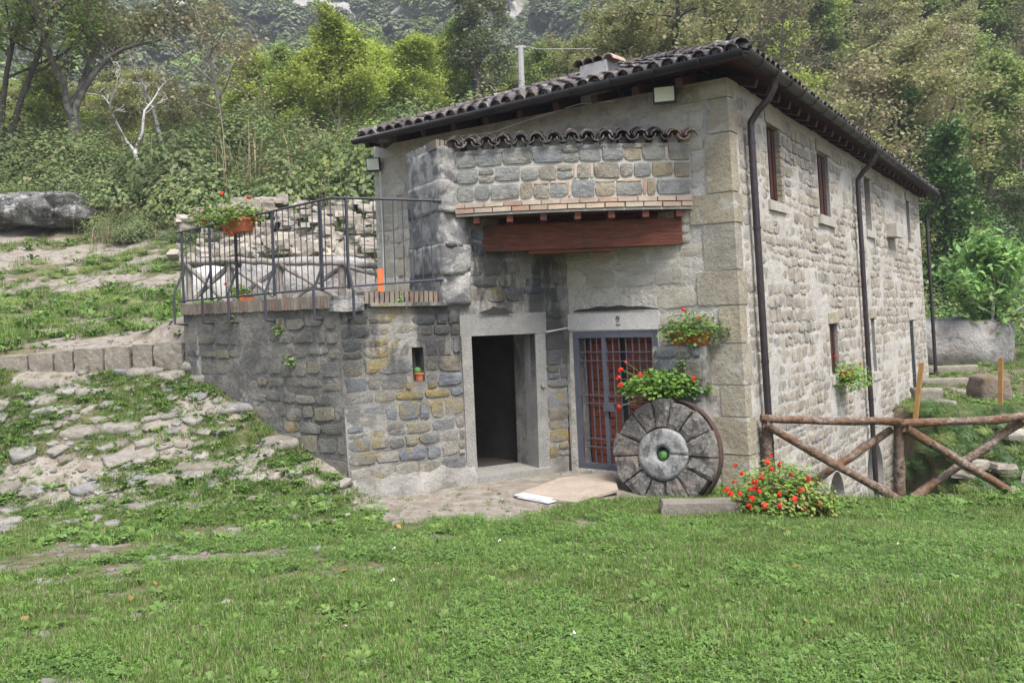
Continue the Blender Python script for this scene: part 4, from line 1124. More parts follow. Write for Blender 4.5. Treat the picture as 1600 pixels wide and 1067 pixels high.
# slab behind the parapet, roof of the little loggia
mb = MB(); a, b, c_, d_ = AR.p(0, 0, -.28), AR.p(AR.L, 0, -.28), IC + NF * .0, WU.p(0.2, 0, -.3)
poly = [a, b, b + NF * -.2, IC + V((0, .3, 0)), d_]
mb.add([V((p.x, p.y, z)) for z in (4.30, 4.40) for p in poly], [list(range(5))[::-1], list(range(5, 10))] + [[i, (i + 1) % 5, 5 + (i + 1) % 5, 5 + i] for i in range(5)], .4)
mb.build('loggia_roof', M['concrete'], annex)
# boards and rafters under the parapet, and the red beam
mb = MB(); pts = [AR.p(AR.L * k / 10, 0, .02) for k in range(11)]
poly = pts + [V((PR.x, PR.y, 0)) - NF * .1, IC + V((0, .2, 0)), WU.p(.3, 0, -.2)]
nn = len(poly); mb.add([V((p.x, p.y, z)) for z in (zb0 - .03, zb0) for p in poly], [list(range(nn))[::-1], list(range(nn, 2 * nn))] + [[i, (i + 1) % nn, nn + (i + 1) % nn, nn + i] for i in range(nn)], .4)
mb.build('ceiling_boards', M['beam'], annex)
mb = MB()
for k in range(10): mb.add([AR.p(AR.L * k / 10, zb0 - .034, .028), AR.p(AR.L * (k + 1) / 10, zb0 - .034, .028), AR.p(AR.L * (k + 1) / 10, zb0 - .004, .028), AR.p(AR.L * k / 10, zb0 - .004, .028)], [[0, 1, 2, 3]], .5)
mb.build('edge_strip', M['lintel'], par)
bl = WD.at(749, 370); bA = WU.p(bl[0] - s_p, 0, .02); sR = WF.at(1056, 365)[0]; bB = WF.p(sR, 0, .02)
bu = (bB - bA); bL = bu.length; bu = bu.normalized()
bz0 = (on_plane(749, 393, bA, V((0, 1, 0))).z + on_plane(1054, 382, bB, V((0, 1, 0))).z) / 2; bz1 = zb0 - .13
Mb = Matrix((bu, V((0, 0, 1)).cross(bu), V((0, 0, 1)))).transposed().to_4x4(); Mb.translation = (bA + bB) / 2 + V((0, 0, (bz0 + bz1) / 2)); Mb.translation = Mb.translation + V((0, .14, 0))
mb = MB(); mb.box((0, 0, 0), (bL + .0, .28, bz1 - bz0), None, .006); mb.build('beam', M['beam'], annex, mw=Mb)
mb = MB(); mb.box((0, .0, 0), (bL * .42, .24, .05), None, .004); mm = Mb.copy(); mm.translation = Mb.translation + V((-.15, .03, -(bz1 - bz0) / 2 - .026)); mb.build('beam_plate', M['beam'], annex, mw=mm)
mb = MB(); mb.box((0, .0, 0), (bL * 1.1, .10, .13), None, .004); mm = Mb.copy(); mm.translation = Mb.translation + V((0, .09, (bz1 - bz0) / 2 + .05)); mb.build('wall_plate', M['beam'], annex, mw=mm)
for k in range(7):
    a = .28 + k * (AR.L - .45) / 6; fr = AR.p(a, zb0 - .085, -.0); to = fr.lerp(IC, .0) + V((0, .85, 0)); to.z = zb0 - .085
    d = (to - fr); ang = math.atan2(d.y, d.x); mb = MB(); mb.box((fr + to) / 2, (d.length, .085, .09), Matrix.Rotation(ang, 3, 'Z'), .003); mb.build('rafter', M['beam'], annex)

# ---- buttress beside the gate
bs0 = ga1 + .015; bs1 = WF.at(1110, 640)[0]
bz = on_plane(1070, 541, WF.p(bs0, 0, .35), NF).z
mb = MB()
WB = Wall(WF.p(bs0, 0, .42), WF.p(bs1, 0, .36), WF.p(bs0, 0, .36), WF.p(bs1, 0, .30), -.15, bz, NF)
but = wall_body('buttress', WB, M['mortar_annex'], house, [], .62, .15, .02, seed=20)
place_stones(WB, lay_courses(WB, .02, WB.L - .02, -.1, bz - .04, (.2, .32), (.2, .42), [], .03, 31, .03, .05), M['stone_annex'], but, (.01, .03), seed=31)

# ------------------------------------------------------------------ terrace wall with brick coping
terrace = thing('terrace_wall', V((TE.x, TE.y, 1.6)), 'weathered grey retaining wall of the terrace with brick coping above the cobbled ramp', 'retaining wall')
ct = DC + bt
WT = Wall(TE, DC + ND * .0, TE, ct, -.2, 2.47, nTW)
tw = wall_body('masonry', WT, M['mortar_terrace'], terrace, [], .45, step=.2, amp=.022, seed=14)
tl = lay_courses(WT, .05, WT.L - .02, .05, 2.44, (.17, .30), (.2, .46), [], .05, 41, .05, .05)
place_stones(WT, tl, M['stone_terrace'], tw, (.002, .012), seed=41, rot=.05)
BK = MB(); BK.box((0, 0, 0), (.056, .30, .155), None, .005)
bkm = [mesh_np('coping_brick', [(p[0] + random.uniform(-.003, .003), p[1] + random.uniform(-.006, .006), p[2] + random.uniform(-.005, .005)) for p in BK.v], BK.f, M['coping_brick']) for _ in range(5)]
Lt = (V((ct.x, ct.y, 0)) - TE).length; ut = (V((ct.x, ct.y, 0)) - TE).normalized()
s = .0
while s < Lt - .10:
    m = Matrix((ut, -nTW, V((0, 0, 1)))).transposed().to_4x4(); m.translation = TE + ut * (s + .03) + nTW * (-.10) + V((0, 0, 2.47 + .085 + .0 * s))
    obj('coping_brick', random.choice(bkm), terrace, m @ Matrix.Rotation(random.uniform(-.03, .03), 4, 'Y')); s += .064
cs0 = WD.at(567, 468)[0]; s = cs0
while s < s_p - .02:
    m = PB.copy(); m.translation = DC + bt * (1 - s / LD) + DU * (s + .03) + ND * (-.10) + V((0, 0, 2.60))
    obj('coping_brick', random.choice(bkm), annex, m @ Matrix.Rotation(random.uniform(-.03, .03), 4, 'Y')); s += .068
mb = MB(); m = PB.copy(); m.translation = DC + DU * ((cs0 + s_p) / 2) + ND * (-.08) + V((0, 0, 2.505)); mb.box((0, 0, 0), (s_p - cs0 + .05, .34, .05), None, .004); mb.build('coping_bed', M['mortar_annex'], annex, mw=m)
rock_obj('corner_stone', (.42, .36, .2), DC + bt + DU * (cs0 - .2) + ND * -.12 + V((0, 0, 2.53)), math.atan2(DU.y, DU.x), M['pier'], annex, 4, .15, .05, 5)

# ------------------------------------------------------------------ railing
rail = thing('iron_railing', V((TE.x, TE.y, 2.5)), 'dark wrought iron railing around the stone terrace', 'railing')
off = .05
R0 = TE + nTW * off - ut * .03; R1 = V((ct.x, ct.y, 0)) + (nTW + ND).normalized() * off * 1.1; R2 = DC + DU * (s_p - .02) + ND * off + bt * .3
def rz_top(t, seg): return 3.70 + .16 * t if seg == 0 else 3.86 + .03 * t
def rz_bot(t, seg): return 2.68 + .05 * t if seg == 0 else 2.73 + .10 * t
def tb(pts, r, name, parent, seg=6): mb = MB(); mb.tube(pts, r, seg); return mb.build(name, M['iron'], parent)
def flat(p0, p1, w, name, parent):
    mb = MB(); mb.tube([p0, p1], w, 4); return mb.build(name, M['iron'], parent)
flat(v3(R0, rz_top(0, 0)), v3(R1, rz_top(1, 0)), .016, 'top_rail', rail); flat(v3(R1, rz_top(0, 1)), v3(R2, rz_top(1, 1)), .016, 'top_rail', rail)
flat(v3(R0, rz_bot(0, 0)), v3(R1, rz_bot(1, 0)), .013, 'bottom_rail', rail); flat(v3(R1, rz_bot(0, 1)), v3(R2, rz_bot(1, 1)), .013, 'bottom_rail', rail)
for seg, (A, B, sp) in enumerate(((R0, R1, .115), (R1, R2, .135))):
    L = (B - A).length; k = 1
    while k * sp < L - .04:
        t = k * sp / L; p = A.lerp(B, t); tb([v3(p, rz_bot(t, seg)), v3(p, rz_top(t, seg))], .0075, 'bar', rail, 5); k += 1
LRail = (R1 - R0).length
for k, px in enumerate((60, 230, 390, 615, 910, 1085)):
    ppx = 270 + px * .2563; 
    if k < 5:
        q = on_plane(ppx, 420, R0, nTW); q.z = 0; t = (q - R0).dot((R1 - R0).normalized()) / LRail; seg = 0; nn_ = nTW
    else:
        q = on_plane(ppx - 4, 420, R1, ND); q.z = 0; t = (q - R1).dot((R2 - R1).normalized()) / (R2 - R1).length; seg = 1; nn_ = ND
    zt_, zb_ = rz_top(t, seg), rz_bot(t, seg)
    tp = thing if 0 else None
    mb = MB()
    mb.tube([v3(q, zt_ + .01), v3(q, zb_ - .03)], .021, 4)
    po = mb.build('post', M['iron'], rail)
    qo = q + nn_ * .16
    z1_ = 3.08 - .02 * k
    mb = MB(); mb.tube([v3(q, z1_ + .06), v3(q + nn_ * .01, z1_), v3(qo, z1_ - .30), v3(qo, 2.34), v3(qo - nn_ * .20, 2.33)], .019, 4); mb.build('bracket', M['iron'], po)
mb = MB(); e_ = v3(R2, rz_top(1, 1)); mb.tube([e_ - DU * .05, e_ + DU * .06], .028, 8); mb.build('end_fixing', M['iron'], rail)
mb = MB(); e_ = v3(R2, rz_bot(1, 1)); mb.tube([e_ - DU * .05, e_ + DU * .06], .028, 8); mb.build('end_fixing', M['iron'], rail)

# ------------------------------------------------------------------ millstone
mc = at_y(1035, 709, 10.64); msr = .715
gm = Hs(mc.x, mc.y)
tl_ = math.radians(7)
ax = (NF * .92 - V((0, 0, -math.tan(tl_)))).normalized()          # faces out and a little up
xm = V((0, 0, 1)).cross(-ax).normalized(); zm = (-ax).cross(xm).normalized()
xm = (-ax).cross(V((0, 0, 1))).normalized(); zm = xm.cross(-ax).normalized()
MM = Matrix((xm, -ax, zm)).transposed().to_4x4(); MM.translation = mc
mill = thing('millstone', mc - V((0, 0, msr)), 'old round segmented millstone with iron band leaning beside the gate', 'millstone')
def sector(r0, r1, a0, a1, th_, nr, na, amp, seed, g_=.010, bulge=0, y0=0.0):
    vs_ = []; fs = []
    rr = random.Random(seed); o1, o2 = rr.uniform(0, 40), rr.uniform(0, 40)
    for i in range(nr + 1):
        r_ = r0 + (r1 - r0) * i / nr
        for j in range(na + 1):
            ga = g_ / max(r_, .05)
            a = a0 + ga + (a1 - a0 - 2 * ga) * j / na
            e = (i in (0, nr)) or (j in (0, na))
            x, z = math.cos(a) * r_, math.sin(a) * r_
            y = y0 + (.014 if e else 0) - amp * 2 * (float(fbm(x * 9 + o1, z * 9 + o2, 2)) - .5) - bulge * (1 - (r_ / r1) ** 2)
            vs_.append((x, y, z))
    nb_ = len(vs_)
    vs_ += [(x, th_, z) for x, y, z in vs_]
    for i in range(nr):
        for j in range(na):
            q = [i * (na + 1) + j, i * (na + 1) + j + 1, (i + 1) * (na + 1) + j + 1, (i + 1) * (na + 1) + j]
            fs.append(q); fs.append([k + nb_ for k in q[::-1]])
    bd = [j for j in range(na + 1)] + [(i) * (na + 1) + na for i in range(1, nr + 1)] + [nr * (na + 1) + j for j in range(na - 1, -1, -1)] + [i * (na + 1) for i in range(nr - 1, 0, -1)]
    for k in range(len(bd)): a_, b_ = bd[k], bd[(k + 1) % len(bd)]; fs.append([b_, a_, a_ + nb_, b_ + nb_])
    return vs_, fs
angs = [0, .50, .97, 1.42, 1.85, 2.32, 2.80, 3.25, 3.8, 4.3, 4.85, 5.35, 5.85, 2 * PI]
for k in range(len(angs) - 1):
    v_, f_ = sector(.345 + .015 * math.sin(k * 2.2), msr - .004 - .02 * ((k * 7) % 3), angs[k], angs[k + 1], .26, 5, 6, .030, k, .007 + .004 * (k % 2), y0=.016 * math.sin(k * 1.7))
    obj('millstone_block', mesh_np('millstone_block', v_, f_, M['mill'], False), mill, MM)
v_, f_ = sector(.10, .34, 0, 2 * PI, .26, 5, 30, .022, 77, 0, .0, -.022)
v_ = [(x * (1 + .10 * (float(fbm(x * 3 + 7, z * 3 + 2, 2)) - .5) * 2), y, z * (1 + .10 * (float(fbm(z * 3 + 1, x * 3, 2)) - .5) * 2)) for x, y, z in v_]
obj('millstone_core', mesh_np('millstone_core', v_, f_, M['mill_core'], True), mill, MM)
mb = MB(); N = 48; prof = [(msr - .004, .12), (msr + .012, .12), (msr + .012, .245), (msr - .004, .245)]
vs_ = [(math.cos(2 * PI * k / N) * r_, y, math.sin(2 * PI * k / N) * r_) for k in range(N) for (r_, y) in prof]
fs = [[k * 4 + i, ((k + 1) % N) * 4 + i, ((k + 1) % N) * 4 + (i + 1) % 4, k * 4 + (i + 1) % 4] for k in range(N) for i in range(4)]
mb.add(vs_, fs, .5); mb.build('iron_band', M['rust'], mill, mw=MM)
v_, f_ = sector(.34, msr - .05, 0, 2 * PI, .24, 1, 36, .0, 5, 0, 0, .05); obj('bed_mortar', mesh_np('bed_mortar', v_, f_, M['soilpot']), mill, MM)

# ------------------------------------------------------------------ stones lying about
s1 = at_z(1095, 800, -.02)
rock_obj('flat_stone', (.92, .34, .16), s1 + V((.02, .12, .03)), -.05, M['kerb'], None, 5, .1, .05, 3)
tag(bpy.data.objects['flat_stone'], 'long flat grey stone lying in the grass in front of the millstone', 'stone')
sl_ = MB(); P = [at_z(px, py, .012) for px, py in ((802, 776), (880, 748), (958, 740), (966, 768), (900, 788))]
sl_.add([p for p in P] + [p + V((0, 0, .03)) for p in P], [list(range(5))[::-1], list(range(5, 10))] + [[i, (i + 1) % 5, 5 + (i + 1) % 5, 5 + i] for i in range(5)], .5)
tag(sl_.build('stone_slab', M['slab']), 'sandy stone slab on the ground before the gate', 'paving slab')
for k, (off_, lab) in enumerate(((V((0, 0, .012)), 'upper white board lying at the edge of the sandy slab'), (V((.04, -.07, .0)), 'lower white board lying flat before the sandy slab'))):
    Q = [at_z(px, py, .02) + off_ for px, py in ((803, 776), (818, 772), (866, 781), (850, 785))]
    mb = MB(); mb.add(Q + [p + V((0, 0, .012)) for p in Q], [[3, 2, 1, 0], [4, 5, 6, 7]] + [[i, (i + 1) % 4, 4 + (i + 1) % 4, 4 + i] for i in range(4)], .5)
    tag(mb.build('white_board', M['white']), lab, 'board', 'white boards on the slab')

# kerb of squared stones across the top of the ramp
kerb = bpy.data.objects.new('kerb', None); link(kerb, None, Matrix.Translation((-6.5, 12.6, 1.8))); tag(kerb, 'row of squared kerb stones at the top of the ramp', kind='structure')
edges = [292, 246, 212, 170, 122, 92, 52, 8, -40, -95]
for k in range(len(edges) - 1):
    a = at_y((edges[k]), 560, 12.55); b = at_y(edges[k + 1], 560, 12.55); w_ = abs(a.x - b.x) - .025; x = (a.x + b.x) / 2
    ytop = 534 + (k * 3.4); zt_ = at_y((edges[k] + edges[k + 1]) / 2, ytop, 12.55).z; h = .42
    rock_obj('kerb_stone', (w_, .42, h), V((x, 12.6, zt_ - h / 2)), random.uniform(-.04, .04), M['kerb'], kerb, 5, .12, .035, 90 + k, freq=2.4)

# cobbles of the ramp
ramp_o = bpy.data.objects.new('cobbled_ramp', None); link(ramp_o, None, Matrix.Translation((-4, 10.5, .5))); tag(ramp_o, 'half buried cobbles of the old ramp climbing beside the terrace wall', kind='structure')
cm = []
for i in range(10):
    v_, f_ = rough((1, 1, 1), 3, .38, .12, 200 + i, 2.4); cm.append(mesh_np('cobble', v_, f_, M['cobble'], True))
cnt = 0; r_ = random.Random(9); placed = []
tries = 0
while cnt < 295 and tries < 30000:
    tries += 1
    x = r_.uniform(-8.6, -1.4); y = r_.uniform(8.8, 12.5)
    q = y + .12 * (-2 - x)
    if q < 9.1 + .25 * max(0, -2.2 - x) * .6: continue
    if (V((x, y, 0)) - DC).dot(nTW) < .12 or ((V((x, y, 0)) - DC).dot(ND) < .25 and x > DC.x): continue
    den = float(fbm(x * .9 + 4, y * 1.6, 3)); 
    if r_.random() > sstep(.30, .52, den) * (.62 if x > -6 else .3) * (1 if q > 10 else .6): continue
    s = r_.choice((.09, .11, .13, .15, .18, .22, .30))
    if any((x - a) ** 2 + (y - b) ** 2 < ((s + c_) * .40) ** 2 for a, b, c_ in placed): continue
    placed.append((x, y, s)); z = Hs(x, y)
    m = Matrix.Translation((x, y, z - .004 - s * .015)) @ Matrix.Rotation(.35 if 10.3 < q < 12.8 else 0, 4, 'X') @ Matrix.Rotation(r_.uniform(0, 6), 4, 'Z') @ Matrix.Diagonal((s * r_.uniform(.9, 1.4), s * r_.uniform(.7, 1), s * .42, 1))
    obj('cobble', r_.choice(cm), ramp_o, m); cnt += 1
print('cobbles', cnt)
# larger step slabs of the ramp
for k, (px, py, w_, d) in enumerate(((232, 577, .55, .4), (262, 584, .5, .4), (305, 573, .6, .4), (322, 588, .45, .3), (372, 632, .6, .35), (440, 690, .5, .4), (395, 605, .5, .3), (130, 672, .55, .3), (180, 665, .6, .35), (330, 725, .9, .4), (250, 745, .5, .35), (300, 792, .5, .3), (150, 610, .5, .3), (90, 640, .6, .3), (60, 600, .55, .3))):
    v = ray(px, py); t = 8.0
    while t < 16 and CAMZ + v.z / v.y * t > Hs(v.x / v.y * t, t): t += .03
    x, y = v.x / v.y * t, t
    rock_obj('step_stone', (w_, d, .16), V((x, y, Hs(x, y) - .045)), random.uniform(-.3, .3), M['cobble'], ramp_o, 6, .55, .10, 300 + k, True, (.15, 0))

# ------------------------------------------------------------------ rustic fences
def log(p0, p1, r, name, parent, mat, bend=.02, seg=9):
    p0, p1 = V(p0), V(p1); d = (p1 - p0); N = 7
    side = d.cross(V((0, 1, .2))).normalized()
    pts = [p0 + d * k / (N - 1) + side * random.uniform(-bend, bend) * (0 if k in (0, N - 1) else 1) for k in range(N)]
    mb = MB(); mb.tube(pts, [r * random.uniform(.86, 1.12) for _ in pts], seg, None, True, .09)
    return mb.build(name, mat, parent, True)
fence = thing('rustic_fence', V((3.3, 11, -.2)), 'rustic round log fence with crossed braces beside the house corner', 'fence')
FY = 11.05
fp = lambda px, py, Y=FY: at_y(px, py, Y)
posts = [(1198, 655, 772), (1404, 662, 777), (1625, 655, 772), (1845, 650, 772)]
P_ = []
for (px, y0, y1) in posts:
    a, b = fp(px, y0), fp(px + 3, y1); b.z = a.z - 1.15; log(b, a + V((0, 0, .0)), .065, 'post', fence, M['log'], .004); P_.append(a)
fr = [(fp(1188, 653), fp(1408, 659)), (fp(1404, 661), fp(1630, 650)), (fp(1625, 651), fp(1850, 645))]
for a, b in fr: log(a + V((0, -.02, .0)), b + V((0, -.02, 0)), .058, 'top_rail', fence, M['log'], .02)
br_ = [((1192, 662), (1402, 780), -.09), ((1262, 762), (1398, 672), .09), ((1410, 668), (1575, 768), -.02 - .07), ((1432, 780), (1602, 660), .09), ((1632, 664), (1840, 775), -.09), ((1640, 775), (1840, 660), .09)]
for a, b, o in br_: log(fp(*a) + V((0, o, 0)), fp(*b) + V((0, o, 0)), .055, 'brace', fence, M['log'], .012)

fence2 = thing('rustic_fence', V((-4.5, 15.8, 2.5)), 'grey log fence with crossed braces across the terrace behind the iron railing', 'fence')
FY2 = 15.8
q2 = lambda px, py: at_y(px, py, FY2)
pz = [(296, 420, 478), (360, 410, 476), (437, 415, 474), (535, 420, 472), (600, 415, 470)]
tops = [(285, 410), (360, 407), (437, 411), (535, 412), (600, 418)]
for (px, y0, y1) in pz: log(q2(px, y1 + 12), q2(px, y0 - 6), .075, 'post', fence2, M['greywood'], .005, 7)
for k in range(4): log(q2(*tops[k]) + V((0, -.07, 0)), q2(*tops[k + 1]) + V((0, -.07, 0)), .06, 'top_rail', fence2, M['greywood'], .02, 7)
for a, b, o in (((292, 412), (356, 472), -.08), ((302, 466), (357, 414), .08), ((364, 416), (430, 462), -.08), ((376, 460), (434, 418), .08), ((440, 414), (530, 466), -.08), ((458, 466), (532, 418), .08), ((540, 416), (600, 432), -.08)):
    log(q2(*a) + V((0, o, 0)), q2(*b) + V((0, o, 0)), .05, 'brace', fence2, M['greywood'], .01, 6)

# posts, planks, small things
def ground_hit(px, py, t0=3, t1=80):
    v = ray(px, py); v = v / v.y; T = np.arange(t0, t1, .04); zz = CAMZ + v.z * T; hh = H(v.x * T, T)
    k = np.argmax(zz < hh)
    if not (zz < hh).any(): return None
    return V((v.x * T[k], T[k], float(hh[k])))
def stake(px0, py0, px1, py1, r, mat, label, nm='stake', d=None):
    b = ground_hit(px1, py1) if d is None else at_y(px1, py1, d); t = at_y(px0, py0, b.y)
    mb = MB(); mb.tube([b - (t - b) * .15, t], r, 4); return tag(mb.build(nm, mat), label, 'stake')
stake(1440, 567, 1431, 648, .055, M['post'], 'leaning ochre wooden stake in front of the grey side door', d=16.6)
stake(1564, 559, 1563, 636, .055, M['post'], 'upright ochre wooden stake on the grass in front of the mossy boulder', d=17.3)
stake(132, 325, 131, 362, .055, M['post'], 'short ochre stake in front of the dark rock outcrop')
mb = MB(); a = at_y(594, 418, 13.6); mb.box(V((a.x, 13.6, a.z - .25)), (.085, .06, .46)); tag(mb.build('orange_post', M['orange']), 'bright orange plastic post against the pale plaster corner', 'post')

# ------------------------------------------------------------------ boulders and rubble
def boulder(name, px, py, d, dims, mat, label, rz=0, n=12, amp=.07, rnd_=.55, seed=1, cat='boulder', dz=0, freq=1.8):
    a = at_y(px, py, d); v_, f_ = rough(dims, n, rnd_, amp, seed, freq); a.z = Hs(a.x, d) + dims[2] * .30
    o = obj(name, mesh_np(name, v_, f_, mat, True), None, Matrix.Translation((a.x, d, a.z + dz)) @ Matrix.Rotation(rz, 4, 'Z')); return tag(o, label, cat)
boulder('boulder', 480, 450, 18.2, (3.0, 2.2, 1.25), M['boulder'], 'huge pale boulder behind the terrace fence', seed=4)
boulder('boulder', 335, 452, 17.4, (1.1, .9, .95), M['lintel'], 'whitish boulder at the left end of the terrace fence', seed=8, n=8, amp=.04)
boulder('rock_outcrop', 66, 322, 27.5, (3.7, 3.0, 1.05), M['outcrop'], 'dark overhanging rock outcrop below the brambles', seed=12, n=20, amp=.15, rnd_=.5, cat='rock outcrop', freq=3.5, dz=.0)
boulder('boulder', 1488, 515, 25.5, (3.2, 2.4, 1.5), M['boulder'], 'long pale boulder behind the house beside the young walnut', seed=15, amp=.05)
boulder('boulder', 1545, 582, 19.5, (.75, .7, .75), M['mossy'], 'mossy brown boulder in the garden between the ochre stakes', seed=17, n=8, amp=.06)
boulder('stone_block', 1447, 608, 19.6, (.55, .4, .42), M['kerb'], 'small grey stone block at the far house corner', seed=18, n=5, rnd_=.15, cat='stone')
boulder('stone_block', 1462, 640, 18.3, (.7, .5, .22), M['cobble'], 'flat stone above the gully near the leaning stake', seed=19, n=5, rnd_=.25, cat='stone')
for k, (px, py, d, lab) in enumerate(((1480, 571, 23.4, 'upper stone step past the end of the house'), (1478, 590, 21.9, 'lower stone step past the end of the house'))):
    boulder('stone_step', px, py, d, (1.6, .4, .2), M['kerb'], lab, seed=30 + k, n=5, rnd_=.12, cat='step')
boulder('wooden_plank', 1510, 548, 27, (2.2, .2, .12), M['greywood'], 'old plank lying on the grass before the long boulder', seed=33, n=2, rnd_=.02, amp=.01, cat='plank')

rub = [mesh_np('rubble_stone', *rough((1, 1, 1), 2, .12, .12, 400 + i, 2.2), M['rubble']) for i in range(9)]
r_ = random.Random(4)
heap = bpy.data.objects.new('rubble_heap', None); hb = at_y(470, 400, 20.5); link(heap, None, Matrix.Translation(hb)); tag(heap, 'heap of broken pale building stones behind the big boulder', 'rubble heap')
for k in range(110):
    px = r_.triangular(268, 600, 500); t = r_.random(); base = 398 + 12 * math.sin(px / 40)
    d = 20.2 + 2.4 * t; top = 372 if px < 470 else 366
    y = base - (base - top) * t + r_.uniform(-5, 8); a = at_y(px, y, d); s = r_.uniform(.14, .38)
    obj('rubble_stone', rub[k % 9], heap, Matrix.Translation(a) @ Matrix.Rotation(r_.uniform(0, 6), 4, 'Z') @ Matrix.Rotation(r_.uniform(-.7, .7), 4, 'X') @ Matrix.Diagonal((s * r_.uniform(.8, 1.5), s, s * r_.uniform(.5, .9), 1)))
dw = bpy.data.objects.new('dry_stone_wall', None); hb = at_y(470, 345, 24.5); link(dw, None, Matrix.Translation(hb)); tag(dw, 'tumbled dry stone wall under the brambles at the back of the terrace', 'wall')
for k in range(100):
    px = r_.uniform(285, 600); d = 23.6 + r_.uniform(0, 1.6); t = (d - 23.6) / 1.6; y = 362 - 42 * t + r_.uniform(-5, 5) - 8 * (px > 350) * t
    a = at_y(px, y, d); s = r_.uniform(.14, .38)
    obj('wall_stone', rub[k % 9], dw, Matrix.Translation(a) @ Matrix.Rotation(r_.uniform(-.4, .4), 4, 'Z') @ Matrix.Rotation(r_.uniform(-.3, .3), 4, 'X') @ Matrix.Diagonal((s * r_.uniform(.9, 1.5), s, s * r_.uniform(.5, .8), 1)))
gs = bpy.data.objects.new('gully_stones', None); link(gs, None, Matrix.Translation((9, 16.5, -1))); tag(gs, 'stones showing in the ivy covered bank of the mill race', 'bank stones')
for k in range(46):
    x = r_.uniform(7.4, 15); top = min(18.4, max(15, 17.4 - .28 * (x - 8.6))); y = top - r_.uniform(.3, 1.9); s = r_.uniform(.2, .5)
    obj('bank_stone', rub[k % 9], gs, Matrix.Translation((x, y, Hs(x, y) + .04)) @ Matrix.Rotation(r_.uniform(0, 6), 4, 'Z') @ Matrix.Diagonal((s * 1.4, s, s * .5, 1)))

# ------------------------------------------------------------------ leaves, clumps and scattering
def leaf_cloud(centers, size, seed, up=.35, aspect=1.5, droop=0, nrm_from=None, jit=.35):
    """one quad per leaf, folded off-plane at random; returns verts, quads, rnd"""
    g = np.random.default_rng(seed); n_ = len(centers)
    d = g.normal(size=(n_, 3)); d[:, 2] = np.abs(d[:, 2]) + up * 2; d /= np.linalg.norm(d, axis=1, keepdims=True)
    if nrm_from is not None:
        o = centers - nrm_from; o /= np.linalg.norm(o, axis=1, keepdims=True) + 1e-6; d = d * .6 + o; d /= np.linalg.norm(d, axis=1, keepdims=True)
    t = g.normal(size=(n_, 3)); t[:, 2] -= droop; a = np.cross(d, t); a /= np.linalg.norm(a, axis=1, keepdims=True) + 1e-9; b = np.cross(d, a)
    s = size * g.uniform(1 - jit, 1 + jit, size=(n_, 1))
    P = np.stack([centers - b * s * aspect / 2, centers + a * s / 2 + d * s * .12, centers + b * s * aspect / 2, centers - a * s / 2 + d * s * .12], 1).reshape(-1, 3)
    F = np.arange(4 * n_).reshape(-1, 4)
    r = np.repeat(g.random(n_), 4)
    return P, F, r
def GN_scatter(name, pts, rots, scs, idx_, protos, label, kind='stuff', parent=None):
    me = bpy.data.meshes.new(name); n_ = len(pts); me.vertices.add(n_); me.vertices.foreach_set('co', np.asarray(pts, np.float32).ravel())
    a = me.attributes.new('rot', 'FLOAT_VECTOR', 'POINT'); a.data.foreach_set('vector', np.asarray(rots, np.float32).ravel())
    a = me.attributes.new('sc', 'FLOAT_VECTOR', 'POINT'); a.data.foreach_set('vector', np.asarray(scs, np.float32).ravel())
    a = me.attributes.new('idx', 'INT', 'POINT'); a.data.foreach_set('value', np.asarray(idx_, np.int32))
    o = obj(name, me, parent)
    tag(o, label, kind=kind)
    c = bpy.data.collections.new(name + '_kinds')
    for i, p in enumerate(protos):
        q = bpy.data.objects.new('%s_kind_%02d' % (name, i), p); c.objects.link(q)
    ng = bpy.data.node_groups.new(name, 'GeometryNodeTree')
    ng.interface.new_socket('Geometry', in_out='INPUT', socket_type='NodeSocketGeometry'); ng.interface.new_socket('Geometry', in_out='OUTPUT', socket_type='NodeSocketGeometry')
    N = ng.nodes.new; L = ng.links.new
    gi, go, ip, ci = N('NodeGroupInput'), N('NodeGroupOutput'), N('GeometryNodeInstanceOnPoints'), N('GeometryNodeCollectionInfo')
    ci.inputs['Collection'].default_value = c; ci.inputs['Separate Children'].default_value = True; ci.inputs['Reset Children'].default_value = True
    def na(nm, t): q = N('GeometryNodeInputNamedAttribute'); q.data_type = t; q.inputs['Name'].default_value = nm; return q.outputs['Attribute']
    L(gi.outputs[0], ip.inputs['Points']); L(ci.outputs[0], ip.inputs['Instance']); ip.inputs['Pick Instance'].default_value = True
    L(na('idx', 'INT'), ip.inputs['Instance Index']); L(na('rot', 'FLOAT_VECTOR'), ip.inputs['Rotation']); L(na('sc', 'FLOAT_VECTOR'), ip.inputs['Scale'])
    L(ip.outputs[0], go.inputs[0])
    md = o.modifiers.new('scatter', 'NODES'); md.node_group = ng
    return o

def blades(n_, rad, h0, h1, w, seed, mat, lean=.5):
    g = random.Random(seed); vs_, fs, rr = [], [], []
    for k in range(n_):
        a = g.uniform(0, 2 * PI); r_ = rad * math.sqrt(g.random()); x, y = math.cos(a) * r_, math.sin(a) * r_
        h = g.uniform(h0, h1); b = g.uniform(0, 2 * PI); l = g.uniform(.1, lean) * h; dx, dy = math.cos(b), math.sin(b); ww = w * g.uniform(.7, 1.2); q = random.random()
        px_, py_ = -dy * ww, dx * ww
        i = len(vs_)
        vs_ += [(x - px_, y - py_, -.01), (x + px_, y + py_, -.01), (x + dx * l * .35 + px_ * .8, y + dy * l * .35 + py_ * .8, h * .6), (x + dx * l * .35 - px_ * .8, y + dy * l * .35 - py_ * .8, h * .6), (x + dx * l, y + dy * l, h * (1 - .25 * l / h))]
        fs += [[i, i + 1, i + 2, i + 3], [i + 3, i + 2, i + 4]]; rr += [q] * 5
    return mesh_np('grass_tuft', vs_, fs, mat, False, rr)
